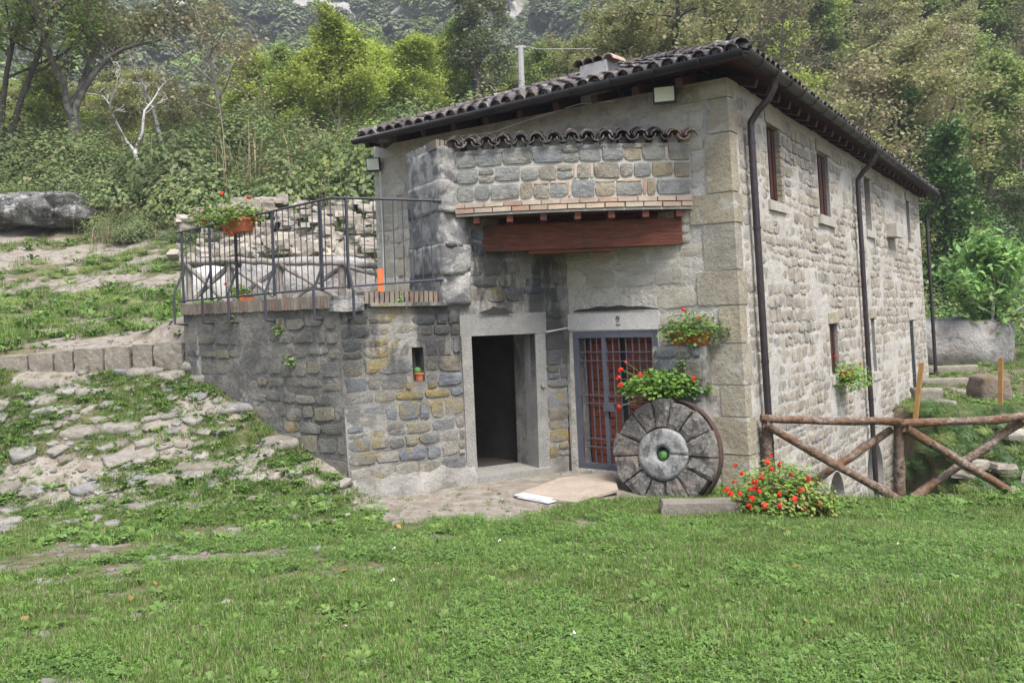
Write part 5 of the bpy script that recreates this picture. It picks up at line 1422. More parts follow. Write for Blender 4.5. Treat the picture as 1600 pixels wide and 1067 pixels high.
def rosette(n_, rad, h, w, seed, mat):
    g = random.Random(seed); vs_, fs, rr = [], [], []
    for k in range(n_):
        a = 2 * PI * k / n_ + g.uniform(-.3, .3); L_ = rad * g.uniform(.6, 1.1); hh = h * g.uniform(.4, 1.2); q = g.random(); dx, dy = math.cos(a), math.sin(a); i = len(vs_)
        for t, wd, z in ((.08, .25, 0), (.4, .8, .7), (.75, 1, 1), (1.0, .1, .75)):
            for s_ in (-1, 1): vs_.append((dx * L_ * t - dy * w * wd * s_, dy * L_ * t + dx * w * wd * s_, hh * z + .004))
        for t in range(3): fs.append([i + 2 * t, i + 2 * t + 1, i + 2 * t + 3, i + 2 * t + 2])
        rr += [q] * 8
    return mesh_np('weed', vs_, fs, mat, False, rr)
def clover(n_, rad, h, s, seed, mat):
    g = random.Random(seed); vs_, fs, rr = [], [], []
    for k in range(n_):
        a = g.uniform(0, 2 * PI); r_ = rad * math.sqrt(g.random()); x, y, z = math.cos(a) * r_, math.sin(a) * r_, h * g.uniform(.3, 1); b = g.uniform(0, 2); q = g.random()
        for j in range(3):
            t = b + j * 2 * PI / 3; dx, dy = math.cos(t) * s, math.sin(t) * s; i = len(vs_); tz = g.uniform(-.3, .5) * s
            vs_ += [(x, y, z), (x + dx * .7 - dy * .5, y + dy * .7 + dx * .5, z + tz), (x + dx * 1.15, y + dy * 1.15, z + tz * 1.2), (x + dx * .7 + dy * .5, y + dy * .7 - dx * .5, z + tz)]
            fs.append([i, i + 1, i + 2, i + 3][::-1]); rr += [q] * 4
    return mesh_np('clover', vs_, fs, mat, False, rr)
gp = [blades(26, .075, .03, .085, .0028, 1, M['grass']), blades(22, .08, .04, .10, .003, 2, M['grass']), blades(30, .09, .025, .06, .0025, 3, M['grass'], .9), blades(14, .05, .07, .15, .0035, 4, M['grass']),
      rosette(7, .07, .035, .013, 5, M['weed']), rosette(9, .11, .05, .017, 6, M['weed']), clover(20, .10, .045, .013, 7, M['clover']), clover(16, .09, .06, .016, 8, M['weed'])]
g = np.random.default_rng(11)
# candidate points spread evenly over the part of the ground the picture can see
def sample(n_, y0, y1, power=1.0):
    u = g.random(n_); y = (y0 ** (2 - power) + u * (y1 ** (2 - power) - y0 ** (2 - power))) ** (1 / (2 - power)) if power != 2 else y0 * (y1 / y0) ** u
    x = (g.random(n_) * 2 - 1) * (.68 * y + .5); return x, y
def blocked(x, y):
    """under buildings, slab or millstone"""
    f = (x - CORN.x) * NF.x + (y - CORN.y) * NF.y; r = (x - CORN.x) * NR.x + (y - CORN.y) * NR.y
    l = (x - P_fl.x) * NR.x + (y - P_fl.y) * NR.y
    b = (f < .0) & (r < .0) & (l > 0)
    bl_ = (x - DC.x) * nTW.x + (y - DC.y) * nTW.y; bd_ = (x - DC.x) * ND.x + (y - DC.y) * ND.y
    b |= (bd_ < .03) & (x > DC.x) & (x < IC.x) & (y < 14) & (x > -1.2)
    b |= (bd_ < .03) & (bl_ < .03) & (bd_ > -.32) & (x > DC.x - .1) & (x < 0)
    b |= (bl_ < .03) & (bl_ > -.32) & (x > TE.x) & (x < DC.x)
    b |= (x > .0) & (x < 1.35) & (y > 10.2) & (y < 12.0)
    return b
x, y = sample(125000, 2.6, 12.6, 1.25)
s_m = sand_mask(x, y); dn = fbm(x * 1.7 + 3, y * 1.7, 4)
keep = (g.random(len(x)) < (1 - s_m) ** 1.3 * (.45 + 1.1 * sstep(.3, .6, dn)) * 1.0 + .015) & ~blocked(x, y)
left_thin = sstep(.2, -3.5, x) * sstep(4.6, 6.5, y) * sstep(9.5, 8.8, y)
keep &= g.random(len(x)) > left_thin * .92 * sstep(.78, .44, dn)
x, y = x[keep], y[keep]; z = H(x, y); n_ = len(x)
kind_n = fbm(x * .8 + 30, y * .8 + 12, 3)
ix = np.where(g.random(n_) < .55 + .3 * (kind_n > .5), g.integers(0, 3, n_), g.integers(3, 8, n_))
ix = np.where((kind_n < .46) & (g.random(n_) < .55), g.integers(6, 8, n_), ix)
sc_ = g.uniform(.5, .95, n_) * np.where(s_m[keep] > .4, .8, 1) * np.interp(dn[keep], [.3, .7], [.8, 1.2])
print('grass', n_)
GN_scatter('grass', np.stack([x, y, z], -1), np.stack([g.normal(0, .12, n_), g.normal(0, .12, n_), g.uniform(0, 6.28, n_)], -1), np.stack([sc_, sc_, sc_ * g.uniform(.8, 1.3, n_)], -1), ix, gp, 'short green lawn grass with clover and broad weeds')
# taller grass and weeds along walls, the lawn edge and on the ramp and the upper slope
x, y = sample(30000, 8.2, 30, 1.5)
s_m = sand_mask(x, y); dn = fbm(x * .9 + 13, y * 1.1, 4)
edge = (x > 2.6) & (y > 10.3) & (y < 11.9)
ramp_a = (x < -1.6) & (y > 8.4) & (y < 12.5)
upper = (x < -1.9) & (y > 12.7) & (y < 26) & ~((x > -4.6) & (y < 13.0))
garden = (x > 6) & (y > 15)
p = edge * .9 + ramp_a * sstep(.36, .54, dn) * 1.0 + upper * sstep(.36, .56, dn) * (1 - s_m * .75) + garden * (1 - s_m * .8) * .9
keep = (g.random(len(x)) < p) & ~blocked(x, y)
x, y = x[keep], y[keep]; z = H(x, y); n_ = len(x); sc_ = g.uniform(.7, 1.5, n_) * np.where((x < -2) & (y > 13), 1.6, 1) * np.where(x > 6, 1.3, 1)
sc_ = np.where((x > 2.6) & (y < 12), sc_ * 1.1, sc_)
ix = np.where(g.random(n_) < .4, g.integers(0, 4, n_), g.integers(4, 8, n_))
print('tall', n_)
GN_scatter('tall_grass', np.stack([x, y, z], -1), np.stack([g.normal(0, .15, n_), g.normal(0, .15, n_), g.uniform(0, 6.28, n_)], -1), np.stack([sc_, sc_, sc_], -1), ix, gp, 'longer grass and weeds on the ramp, the upper slope and the garden')
# fallen leaves on the lawn
lm = [mesh_np('fallen_leaf', *(lambda P, F, r: (P, F))(*leaf_cloud(np.zeros((1, 3)), .045, 70 + i, 1.5)), M['dryleaf'], False) for i in range(4)]
x, y = sample(90, 3.2, 10, 1.2); keep = ~blocked(x, y); x, y = x[keep], y[keep]; n_ = len(x)
GN_scatter('fallen_leaves', np.stack([x, y, H(x, y) + .035], -1), np.stack([g.normal(0, .3, n_), g.normal(0, .3, n_), g.uniform(0, 6.28, n_)], -1), np.ones((n_, 3)) * g.uniform(.6, 1.3, (n_, 1)), g.integers(0, 4, n_), lm, 'a few dry leaves fallen on the lawn')

pebble = [mesh_np('pebble', *rough((1, .8, .55), 2, .6, .12, 500 + i, 2), M['cobble'], True) for i in range(5)]
x, y = sample(42000, 4.0, 24, 1.5); s_m = sand_mask(x, y)
keep = (g.random(len(x)) < np.clip(s_m * .9 + .02, 0, 1) * np.where(y > 12.6, .55, .7) * sstep(.35, .6, fbm(x * 2 + 9, y * 2, 3))) & ~blocked(x, y) & ~((x > -4.6) & (y > 12.6)); keep &= ~((x > -1.8) & (g.random(len(x)) < .6))
x, y = x[keep], y[keep]; n_ = len(x); ss = .012 + .055 * g.random(n_) ** 4
ss = np.where(x < -1.9, ss * 1.5, ss)
GN_scatter('gravel', np.stack([x, y, H(x, y) + .004], -1), np.stack([g.normal(0, .2, n_), g.normal(0, .2, n_), g.uniform(0, 6.28, n_)], -1), np.stack([ss, ss, ss], -1), g.integers(0, 5, n_), pebble, 'gravel and small stones lying on the bare earth')
wf = [mesh_np('lawn_flower', *(lambda P, F, r: (P, F))(*leaf_cloud(np.random.default_rng(i).normal(0, .006, (9, 3)), .009, 170 + i, .6)), M['blossom'], False) for i in range(2)]
x, y = sample(34, 3.0, 10, 1.2); keep = ~blocked(x, y) & (x > -1.5); x, y = x[keep], y[keep]; n_ = len(x)
GN_scatter('clover_blossoms', np.stack([x, y, H(x, y) + .055], -1), np.zeros((n_, 3)), np.ones((n_, 3)), g.integers(0, 2, n_), wf, 'tiny white clover blossoms in the lawn')

# ------------------------------------------------------------------ bushes: leaf clumps
def clump(n_, r, size, seed, mat, flat=.8, stalks=0):
    q = np.random.default_rng(seed); d = q.normal(size=(n_, 3)); d[:, 2] = np.abs(d[:, 2]); d /= np.linalg.norm(d, axis=1, keepdims=True)
    rr = r * (.35 + .65 * q.random((n_, 1)) ** .7) * (1 + .75 * (fbm(d[:, 0] * 2.5 + seed, d[:, 1] * 2.5 + d[:, 2] * 2) - .5)[:, None] * 2)
    c_ = d * rr; c_[:, 2] *= flat
    P, F, r_ = leaf_cloud(c_, size, seed, .5, 1.5, nrm_from=np.array([0, 0, -r * .3]))
    return mesh_np('bush_clump', P, F, mat, False, r_)
bush = [clump(2400, 1.0, .048, 20, M['bramble']), clump(2400, 1.0, .05, 21, M['bramble'], .6), clump(2000, .9, .055, 22, M['lf_mid']), clump(2200, 1.0, .05, 23, M['ivy'], .7), clump(1900, .9, .05, 24, M['bramble'], 1.2), clump(1600, .9, .045, 25, M['lf_oak'], .9)]
stalk = blades(60, .8, .4, 1.1, .008, 30, M['dry'], .5)
pts, rt, sc, ii = [], [], [], []
r_ = random.Random(44)
def addb(x, y, s, k, dz=-.1, f=1.0):
    pts.append((x, y, Hs(x, y) + dz)); rt.append((0, 0, r_.uniform(0, 6.28))); sc.append((s, s, s * f)); ii.append(k)
for k in range(480):       # brambles on the bank left of the house and behind it
    y = r_.uniform(26.5, 40); x = r_.uniform(-.68 * y, .02 * y + 1)
    px_ = 800 + x / y * F_PX
    if px_ < 195 and y < 29.5: continue
    if px_ > 290 and px_ < 610 and y < 25.3: continue
    kk = r_.choice((0, 0, 1, 4, 4, 2, 5, 6)); 
    if 190 < px_ < 290 and y > 31: kk = 6 if r_.random() < .7 else kk
    addb(x, y, r_.choice((.5, .7, .9, 1.2, 1.6, 2.0)) * r_.uniform(.85, 1.15) * (1.1 if y < 33 else 1.0), kk, f=r_.uniform(.8, 1.4))
for k in range(60):       # along the top of the outcrop
    y = r_.uniform(29.0, 32); x = (r_.uniform(-30, 200) - 800) / F_PX * y; addb(x, y, r_.uniform(.9, 1.5), r_.choice((0, 1, 4, 3)), .4)
for k in range(50): px_ = r_.uniform(150, 290); y = r_.uniform(24.5, 28); addb((px_ - 800) / F_PX * y, y, r_.uniform(.5, .9), r_.choice((0, 1, 6)))
for k in range(44): px_ = r_.uniform(-20, 175); y = r_.uniform(27.2, 28.8); addb((px_ - 800) / F_PX * y, y, r_.uniform(.5, .9), r_.choice((0, 1, 4)), .45)
for k in range(520):       # right side, behind the house and the garden
    y = r_.uniform(29, 52); x = r_.uniform(.25 * y, .72 * y); addb(x, y, r_.uniform(.8, 1.7), r_.choice((0, 1, 2, 3, 3, 4, 5)))
for k in range(30): px_ = r_.uniform(1460, 1640); y = r_.uniform(26.5, 30); addb((px_ - 800) / F_PX * y, y, r_.uniform(.4, .8), r_.choice((0, 2, 3)))
for k in range(300):       # low green clumps on the upper slope
    y = r_.uniform(14, 25); x = r_.uniform(-.66 * y, -.30 * y)
    if fbm(x * .5 + 2, y * .55 + 7, 5) > .56: continue
    addb(x, y, r_.uniform(.12, .32), r_.choice((0, 2, 2)), -.03, .8)
GN_scatter('undergrowth', pts, rt, sc, ii, bush + [stalk], 'brambles, ferns and dry stalks covering the banks behind the house')
# ivy and nettles over the gully bank
pts, rt, sc, ii = [], [], [], []
for k in range(1250):
    x = r_.uniform(7.0, 16); top = min(18.4, max(15, 17.4 - .28 * (x - 8.6))) + (1.2 * r_.random() if x < 9.3 else 0); y = top + r_.uniform(-2.3, .5)
    if (V((x, y, 0)) - CORN).dot(NR) < .25: continue
    if r_.random() < .2 * (y > top - .2): continue
    s = r_.uniform(.14, .34); pts.append((x, y, Hs(x, y) - .02)); rt.append((r_.uniform(.2, .9), 0, r_.uniform(-.4, .4))); sc.append((s, s, s * .8)); ii.append(r_.choice((3, 3, 0, 2)))
for k in range(120):
    x = r_.uniform(5.5, 9.5); y = r_.uniform(12.6, 15.5)
    if (V((x, y, 0)) - CORN).dot(NR) < .3: continue
    s = r_.uniform(.2, .4); pts.append((x, y, Hs(x, y) - .02)); rt.append((0, 0, r_.uniform(0, 6))); sc.append((s, s, s)); ii.append(r_.choice((3, 0)))
GN_scatter('bank_ivy', pts, rt, sc, ii, bush, 'ivy and nettles hanging over the far bank of the mill race')

# ------------------------------------------------------------------ trees
def branchy(seed, h, r0, spread, n1, n2, n3, start=.3, up=.5, lean=(0, 0), fork=None, wob=.08, seg=6, gravity=0, fs=1.0):
    """returns tube MB and twig tips (points)"""
    g_ = random.Random(seed); mb = MB(); tips = []
    def limb(p, d, L_, ra, rb, n_, seg_, w):
        pts_ = [V(p)]; d = V(d).normalized(); rad = [ra]
        for k in range(n_):
            d = (d + V((g_.gauss(0, w), g_.gauss(0, w), g_.gauss(0, w) - gravity))).normalized(); pts_.append(pts_[-1] + d * L_ / n_); rad.append(ra + (rb - ra) * (k + 1) / n_)
        mb.tube(pts_, rad, seg_, None, False, .06); return pts_, d, rad
    trunks = []
    if fork:
        fh, k_ = fork; pts_, d, rad = limb((0, 0, -.3), (lean[0], lean[1], 1), h * fh + .3, r0 * 1.25, r0 * .85, 4, 10, .05)
        for j in range(k_):
            a = 2 * PI * j / k_ + g_.uniform(-.4, .4); dd = V((math.cos(a) * g_.uniform(.35, .6) * fs, math.sin(a) * .5 * fs, 1))
            trunks.append(limb(pts_[-1] - V((0, 0, .05)), dd, h * (1 - fh) * g_.uniform(.75, 1), r0 * .6, r0 * .1, 9, 8, wob * 1.4))
    else: trunks.append(limb((0, 0, -.3), (lean[0], lean[1], 1), h, r0 * 1.2, r0 * .12, 10, 9, wob * .6))
    for (pts_, d, rad) in trunks:
        N_ = len(pts_) - 1; tips.append(pts_[-1])
        for j in range(max(2, n1 // len(trunks))):
            t = start + (1 - start) * (j + g_.random()) / max(2, n1 // len(trunks)); t = min(t, .98)
            f = t * N_; i = int(f); p = pts_[i].lerp(pts_[min(i + 1, N_)], f - i); a = j * 2.4 + g_.uniform(-.5, .5); L1 = spread * (1.15 - .75 * t) * g_.uniform(.7, 1.15)
            p1, d1, r1 = limb(p, (math.cos(a), math.sin(a), up + .5 * t), L1, rad[i] * .5, .012, 5, 5, wob * 1.8)
            tips.append(p1[-1])
            for q in range(n2):
                m_ = g_.randint(1, 5); a2 = g_.uniform(0, 6.28); d2 = (p1[min(m_, 5)] - p1[m_ - 1]).normalized() + V((math.cos(a2), math.sin(a2), g_.uniform(-.2, .8))) * .9
                p2, _, _ = limb(p1[m_], d2, L1 * g_.uniform(.25, .5), r1[m_] * .55 + .004, .006, 3, 4, wob * 2); tips += p2[1:]
                for w_ in range(n3):
                    a3 = g_.uniform(0, 6.28); d3 = V((math.cos(a3), math.sin(a3), g_.uniform(-.3, .9)))
                    s3 = p2[g_.randint(1, 3)]; e3 = s3 + d3.normalized() * L1 * g_.uniform(.1, .22); mb.tube([s3, e3], [.006, .003], 3, None, False); tips.append(e3)
    return mb, tips
def crown_mesh(tips, n_, size, sig, seed, mat, droop=0, aspect=1.5, up=.3):
    q = np.random.default_rng(seed); T = np.array([tuple(t) for t in tips]); w = q.random(len(T)) ** 1.5 + .05; w /= w.sum()
    c_ = T[q.choice(len(T), n_, p=w)] + q.normal(0, sig, (n_, 3)) * np.array([1, 1, .75])
    P, F, r_ = leaf_cloud(c_, size, seed, up, aspect, droop); return mesh_np('crown', P, F, mat, False, r_)
TREES = {}
def tree_kind(key, seed, barkm, leafm, h, r0, spread, n1, n2, n3, leaves, lsize, sig, **kw):
    droop = kw.pop('droop', 0); aspect = kw.pop('aspect', 1.5)
    mb, tips = branchy(seed, h, r0, spread, n1, n2, n3, **kw)
    tm = mesh_np('trunk', mb.v, mb.f, M[barkm], True, mb.r)
    cm_ = crown_mesh(tips, leaves, lsize, sig, seed, M[leafm], droop, aspect) if leaves else None
    TREES[key] = (tm, cm_)
tree_kind('bright_a', 1, 'bark_pale', 'lf_yg', 9.0, .09, 3.2, 20, 5, 2, 11000, .15, .30, start=.18, up=.7)
tree_kind('bright_b', 2, 'bark_pale', 'lf_yg', 8.0, .12, 2.8, 18, 5, 2, 10000, .15, .32, start=.15, up=.8)
tree_kind('mid_a', 3, 'bark_pale', 'lf_mid', 10, .16, 3.4, 20, 5, 2, 11000, .15, .34, start=.2, up=.6)
tree_kind('mid_b', 4, 'bark_grey', 'lf_mid', 8.5, .14, 3.0, 18, 5, 2, 10000, .15, .32, start=.15, up=.6)
tree_kind('sparse_a', 5, 'bark_pale', 'lf_brown', 10, .10, 3.4, 22, 6, 3, 3600, .12, .30, start=.22, up=.35)
tree_kind('sparse_b', 6, 'bark_pale', 'lf_brown', 9, .12, 3.0, 22, 6, 3, 4500, .12, .3, start=.2, up=.6)
tree_kind('oak_a', 7, 'bark_dark', 'lf_oak', 9, .2, 3.8, 20, 6, 2, 11000, .13, .28, start=.25, up=.45, wob=.13)
tree_kind('oak_b', 8, 'bark_pale', 'lf_oak', 8, .14, 3.2, 20, 6, 2, 8500, .13, .30, start=.18, up=.5)
tree_kind('poplar', 9, 'bark_grey', 'lf_dark', 15, .2, 2.4, 34, 5, 2, 15000, .13, .26, start=.10, up=1.2)
tree_kind('willow', 10, 'bark_grey', 'lf_oak', 11, .24, 2.6, 24, 6, 3, 6000, .11, .34, start=.25, up=.7, fork=(.18, 4), wob=.13)
tree_kind('big_dark', 11, 'bark_dark', 'lf_mid', 14, .24, 4.2, 24, 6, 2, 11000, .14, .4, start=.3, up=.5, fork=(.08, 2), wob=.06, fs=.22)
tree_kind('dead_a', 12, 'bark_white', 'lf_oak', 5.8, .11, 1.5, 12, 4, 3, 0, .1, .3, start=.4, up=.5, fork=(.20, 2), wob=.16)
tree_kind('dead_b', 13, 'bark_white', 'lf_oak', 5.0, .09, 1.3, 10, 4, 3, 0, .1, .3, start=.45, up=.3, wob=.12)
tree_kind('walnut', 14, 'bark_white', 'lf_walnut', 3.4, .08, 2.0, 13, 5, 2, 2600, .12, .2, start=.3, up=.5, droop=1.5, aspect=2.4)
tree_kind('gnarled', 15, 'bark_dark', 'lf_oak', 11, .42, 4.6, 16, 6, 2, 5200, .14, .4, start=.25, up=.35, fork=(.35, 3), wob=.2)
tree_kind('ivy_tree', 16, 'bark_grey', 'ivy', 7.5, .18, 1.2, 26, 5, 1, 10000, .11, .28, start=.05, up=.4, wob=.12)
def tree(name, key, px, d, s, label, group=None, rz=None, zoff=0, sx=1.0):
    x = (px - 800) / F_PX * d; z = Hs(x, d) + zoff
    t = bpy.data.objects.new(name, None); m = Matrix.Translation((x, d, z)) @ Matrix.Rotation(rz if rz is not None else r_.uniform(0, 6.28), 4, 'Z') @ Matrix.Diagonal((s * sx, s * sx, s, 1))
    link(t, None, m); tag(t, label, 'tree', group); tm, cm_ = TREES[key]
    for nm_, me_ in (('trunk', tm), ('crown', cm_)):
        if me_: o = bpy.data.objects.new(nm_, me_); COL.objects.link(o); o.parent = t
    return t
tree('bare_trunked_tree', 'big_dark', 22, 32, .95, 'tall dark double trunked tree at the left edge of the photo', rz=.3)
tree('willow_tree', 'willow', 134, 34, 1.0, 'thick grey forked tree standing behind the rock outcrop', rz=1.2)
tree('dead_tree', 'dead_a', 229, 31.5, 1.0, 'white forked bare tree in the dry grass', rz=.2)
tree('dead_tree', 'dead_b', 270, 35, 1.05, 'slim white bare tree right behind the forked white one', rz=1)
tree('dead_tree', 'dead_b', 150, 35.5, .8, 'short pale bare stem right beside the thick grey forked tree', rz=2)
tree('alder_tree', 'sparse_a', 369, 33, .92, 'slender tree with thin brownish crown behind the flower box', rz=.5)
tree('ash_tree', 'bright_a', 543, 35, .62, 'bright yellow green tree left of the roof end', rz=2)
tree('poplar_tree', 'poplar', 762, 42, .92, 'tall narrow grey green tree rising above the middle of the roof', rz=1)
tree('oak_tree', 'gnarled', 1078, 36, .95, 'big dark gnarled tree rising behind the chimney end of the roof', rz=2.4, zoff=.5)
tree('walnut_tree', 'walnut', 1549, 24.5, .98, 'young walnut tree with large leaves beside the long pale boulder', rz=.5)
tree('ivy_clad_tree', 'ivy_tree', 1492, 31, .95, 'ivy smothered tree behind the far end of the house', rz=.5)
tree('ivy_clad_tree', 'ivy_tree', 1408, 36, .85, 'ivy covered trunk showing above the side gutter', rz=1.5)
# the wood behind: one object per tree, kinds that look alike share a label
kinds = {'bright_a': 'bright yellow green tree in the wood left of the roof', 'bright_b': 'bright yellow green tree in the wood left of the roof', 'mid_a': 'mid green leafy tree in the wood behind', 'mid_b': 'mid green leafy tree in the wood behind',
         'sparse_a': 'thin brownish half bare tree in the wood behind', 'sparse_b': 'thin brownish half bare tree in the wood behind', 'oak_a': 'olive yellow autumn tree in the wood behind', 'oak_b': 'olive yellow autumn tree in the wood behind'}
wood = []
for k in range(40): wood.append((r_.uniform(-40, 430), r_.uniform(38, 62), r_.choice(('mid_b', 'bright_b', 'oak_b', 'bright_a', 'bright_b', 'oak_b')), r_.uniform(.38, .62)))
for k in range(46): wood.append((r_.uniform(400, 725), r_.uniform(36, 58), r_.choice(('bright_a', 'bright_b', 'bright_a', 'mid_b')), r_.uniform(.42, .66)))
for k in range(26): wood.append((r_.uniform(690, 900), r_.uniform(44, 62), r_.choice(('mid_a', 'bright_b', 'mid_b', 'oak_b')), r_.uniform(.4, .62)))
for k in range(34): wood.append((r_.uniform(850, 1150), r_.uniform(35, 62), r_.choice(('oak_a', 'oak_b', 'oak_a', 'mid_a', 'sparse_b')), r_.uniform(.45, .75)))
for k in range(80): wood.append((r_.uniform(1120, 1680), r_.uniform(34, 80), r_.choice(('sparse_a', 'sparse_b', 'oak_b', 'mid_b', 'sparse_b', 'oak_a', 'bright_b')), r_.uniform(.6, .95)))
def where(px):
    for lim, t in ((60, 'at the left edge'), (150, 'around the thick forked tree'), (260, 'behind the white bare trees'), (340, 'left of the slender tree'), (430, 'right of the slender tree'), (520, 'above the iron railing'), (590, 'above the railing end'), (660, 'above the pier'), (740, 'left of the tall narrow tree'), (850, 'right of the utility pole'), (930, 'left of the chimney'), (1000, 'above the chimney'), (1090, 'around the gnarled tree'), (1200, 'above the house corner'), (1300, 'above the side gutter'), (1400, 'above the far gutter'), (1500, 'above the far end of the house')):
        if px < lim: return t
    return 'above the young walnut'
SHORT = {'bright': 'bright yellow green tree', 'mid': 'mid green leafy tree', 'sparse': 'thin brownish half bare tree', 'oak': 'olive yellow autumn tree'}
def klabel(key, px, d): return SHORT[key.split('_')[0]] + ' ' + where(px) + (', in front' if d < 42 else ', midway' if d < 52 else ', at back')
for (px, d, key, s) in wood:
    if abs(px - 762) < 30 and d < 42: continue
    lb = klabel(key, px, d); tree('woodland_tree', key, px, d, s, lb, lb.replace(' tree ', ' trees ', 1), sx=r_.uniform(.9, 1.2))
# utility pole behind the roof
pp = at_y(814, 105, 40); pole = thing('utility_pole', V((pp.x, 40, Hs(pp.x, 40))), 'pale concrete utility pole above the roof beside the tall grey green tree', 'pole')
mb = MB(); mb.tube([V((pp.x, 40, Hs(pp.x, 40))), V((pp.x, 40, at_y(814, 74, 40).z))], [.2, .14], 8); mb.build('shaft', M['concrete'], pole)
mb = MB(); t_ = V((pp.x, 40, at_y(814, 74, 40).z)); mb.box(t_, (.5, .12, .1)); mb.build('crossarm', M['concrete'], pole)
mb = MB(); e_ = at_y(872, 77, 40.5); mb.tube([t_ + V((.1, 0, .05)), t_.lerp(e_, .5) - V((0, 0, .06)), e_, e_ + V((6, 1.5, .3))], .02, 4); mb.build('wire', M['concrete'], pole)

# far mountain forest
fc = []
for i, mt in enumerate(('lf_far', 'lf_far', 'lf_far', 'lf_mid', 'lf_oak')):
    q = np.random.default_rng(90 + i); n_ = 900; d = q.normal(size=(n_, 3)); d[:, 2] = np.abs(d[:, 2]) * 1.1 - .1; d /= np.linalg.norm(d, axis=1, keepdims=True)
    c_ = d * 3.0 * (.7 + .3 * q.random((n_, 1))) * (1 + .5 * (fbm(d[:, 0] * 2 + i, d[:, 1] * 2 + d[:, 2] * 2) - .5)[:, None]); c_[:, 2] += 1.5
    P, F, rr = leaf_cloud(c_, .62, 95 + i, .5, 1.2, nrm_from=np.array([0, 0, 1.0])); fc.append(mesh_np('far_crown', P, F, M[mt], False, rr))
q = np.random.default_rng(5)
n_ = 19000; y = 62 * (520 / 62) ** q.random(n_); x = y * q.uniform(-.72, .72, n_)
cl = fbm(x * .03 + 1, y * .03, 4)
keep = q.random(n_) < sstep(.30, .38, cl) * np.clip(np.interp(y, [62, 130, 520], [.5, 1, 1]), 0, 1)
x, y = x[keep], y[keep]; z = H(x, y) - .6; n_ = len(x); s = q.uniform(.7, 1.3, n_) * np.interp(y, [62, 150, 500], [.8, .95, 1.7])
ix = np.where(y > 110, q.integers(0, 4, n_), q.integers(1, 5, n_))
GN_scatter('mountain_forest', np.stack([x, y, z], -1), np.stack([0 * x, 0 * x, q.uniform(0, 6.28, n_)], -1), np.stack([s, s, s * q.uniform(.8, 1.3, n_)], -1), ix, fc, 'distant dark green forest covering the mountainside')
print('far', n_)

# ------------------------------------------------------------------ geraniums
def ger_leaf_mesh(c_, size, seed, outward, mat, name):
    g_ = np.random.default_rng(seed); vs_, fs, rr = [], [], []
    for k, p in enumerate(c_):
        p = V(p); o = (p - V(outward)).normalized(); nrm = (o * .7 + V((g_.normal() * .4, g_.normal() * .4, .5 + abs(g_.normal()) * .3))).normalized()
        a = nrm.cross(V((g_.normal(), g_.normal(), g_.normal()))).normalized(); b = nrm.cross(a); s = size * g_.uniform(.6, 1.25); i = len(vs_); q_ = g_.random()
        vs_.append(tuple(p - nrm * s * .12))
        N_ = 9
        for j in range(N_):
            th = 2 * PI * j / N_; r1 = s * (.5 if j else .2) * (1 + .14 * math.cos(th * 4.5)); vs_.append(tuple(p + a * math.cos(th) * r1 + b * math.sin(th) * r1 + nrm * s * .06 * math.sin(th * 3)))
        fs += [[i, i + 1 + j, i + 1 + (j + 1) % N_] for j in range(N_)]; rr += [q_] * (N_ + 1)
    return mesh_np(name, vs_, fs, mat, False, rr)
def flower_head(seed, R=.035):
    g_ = random.Random(seed); vs_, fs = [], []
    for k in range(12):
        d = V((g_.gauss(0, 1), g_.gauss(0, 1), abs(g_.gauss(0, 1)) * .8 + .1)).normalized(); c0 = d * R * .75; a = d.cross(V((.3, .9, .2))).normalized(); b = d.cross(a)
        for j in range(5):
            th = 2 * PI * j / 5 + k; e = a * math.cos(th) + b * math.sin(th); f = d.cross(e); r1 = R * .55; i = len(vs_)
            vs_ += [tuple(c0), tuple(c0 + e * r1 * .7 + f * r1 * .36), tuple(c0 + e * r1 * 1.1), tuple(c0 + e * r1 * .7 - f * r1 * .36)]; fs.append([i, i + 1, i + 2, i + 3])
    return mesh_np('flower', vs_, fs, M['petal'], False)
FH = [flower_head(i) for i in range(4)]
def geranium(c0, rad, n_leaf, size, flowers, label, mat='ger', seed=1, pot=None, group='geranium plants', trailing=0.0, name='geranium', mounds=None):
    t = thing(name, c0, label, 'plant', group); g_ = np.random.default_rng(seed); c0 = V(c0)
    mounds = mounds or [((0, 0, 0), 1.0)]; C = []
    for k in range(n_leaf):
        mo, ms = mounds[g_.integers(len(mounds))]
        d = g_.normal(size=3); d[2] = abs(d[2]) * .9 - .15 * g_.random() - trailing * g_.random(); d /= np.linalg.norm(d)
        rr = (.55 + .5 * g_.random() ** .7) * ms * (1 + .5 * (float(fbm(d[0] * 2.2 + seed, d[1] * 2.2 + d[2])) - .5))
        C.append((c0.x + (mo[0] + d[0] * rr) * rad[0], c0.y + (mo[1] + d[1] * rr) * rad[1], c0.z + (mo[2] + d[2] * rr) * rad[2]))
    obj('foliage', ger_leaf_mesh(C, size, seed, c0 - V((0, 0, rad[2] * .5)), M[mat], 'foliage'), t)
    mb = MB()
    for k in range(0, n_leaf, max(1, n_leaf // 70)):
        p = V(C[k]); mb.tube([c0 + V((g_.uniform(-.3, .3) * rad[0], 0, -rad[2] * .3)), c0.lerp(p, .55) + V((0, 0, .02)), p], .004, 3, None, False)
    mb.build('stems', M['ger'], t)
    for i, fpos in enumerate(flowers):
        p = V(fpos[:3]); s = fpos[3] if len(fpos) > 3 else 1.0
        obj('flower', FH[i % 4], t, Matrix.Translation(p) @ Matrix.Rotation(i * 1.3, 4, 'Z') @ Matrix.Rotation(-.7, 4, 'X') @ Matrix.Diagonal((s, s, s, 1)))
        q = c0 + (p - c0) * .3; mb = MB(); mb.tube([q, q.lerp(p, .6) + V((0, 0, .02)), p], .003, 3, None, False); mb.build('flower_stalk', M['ger'], t)
    return t
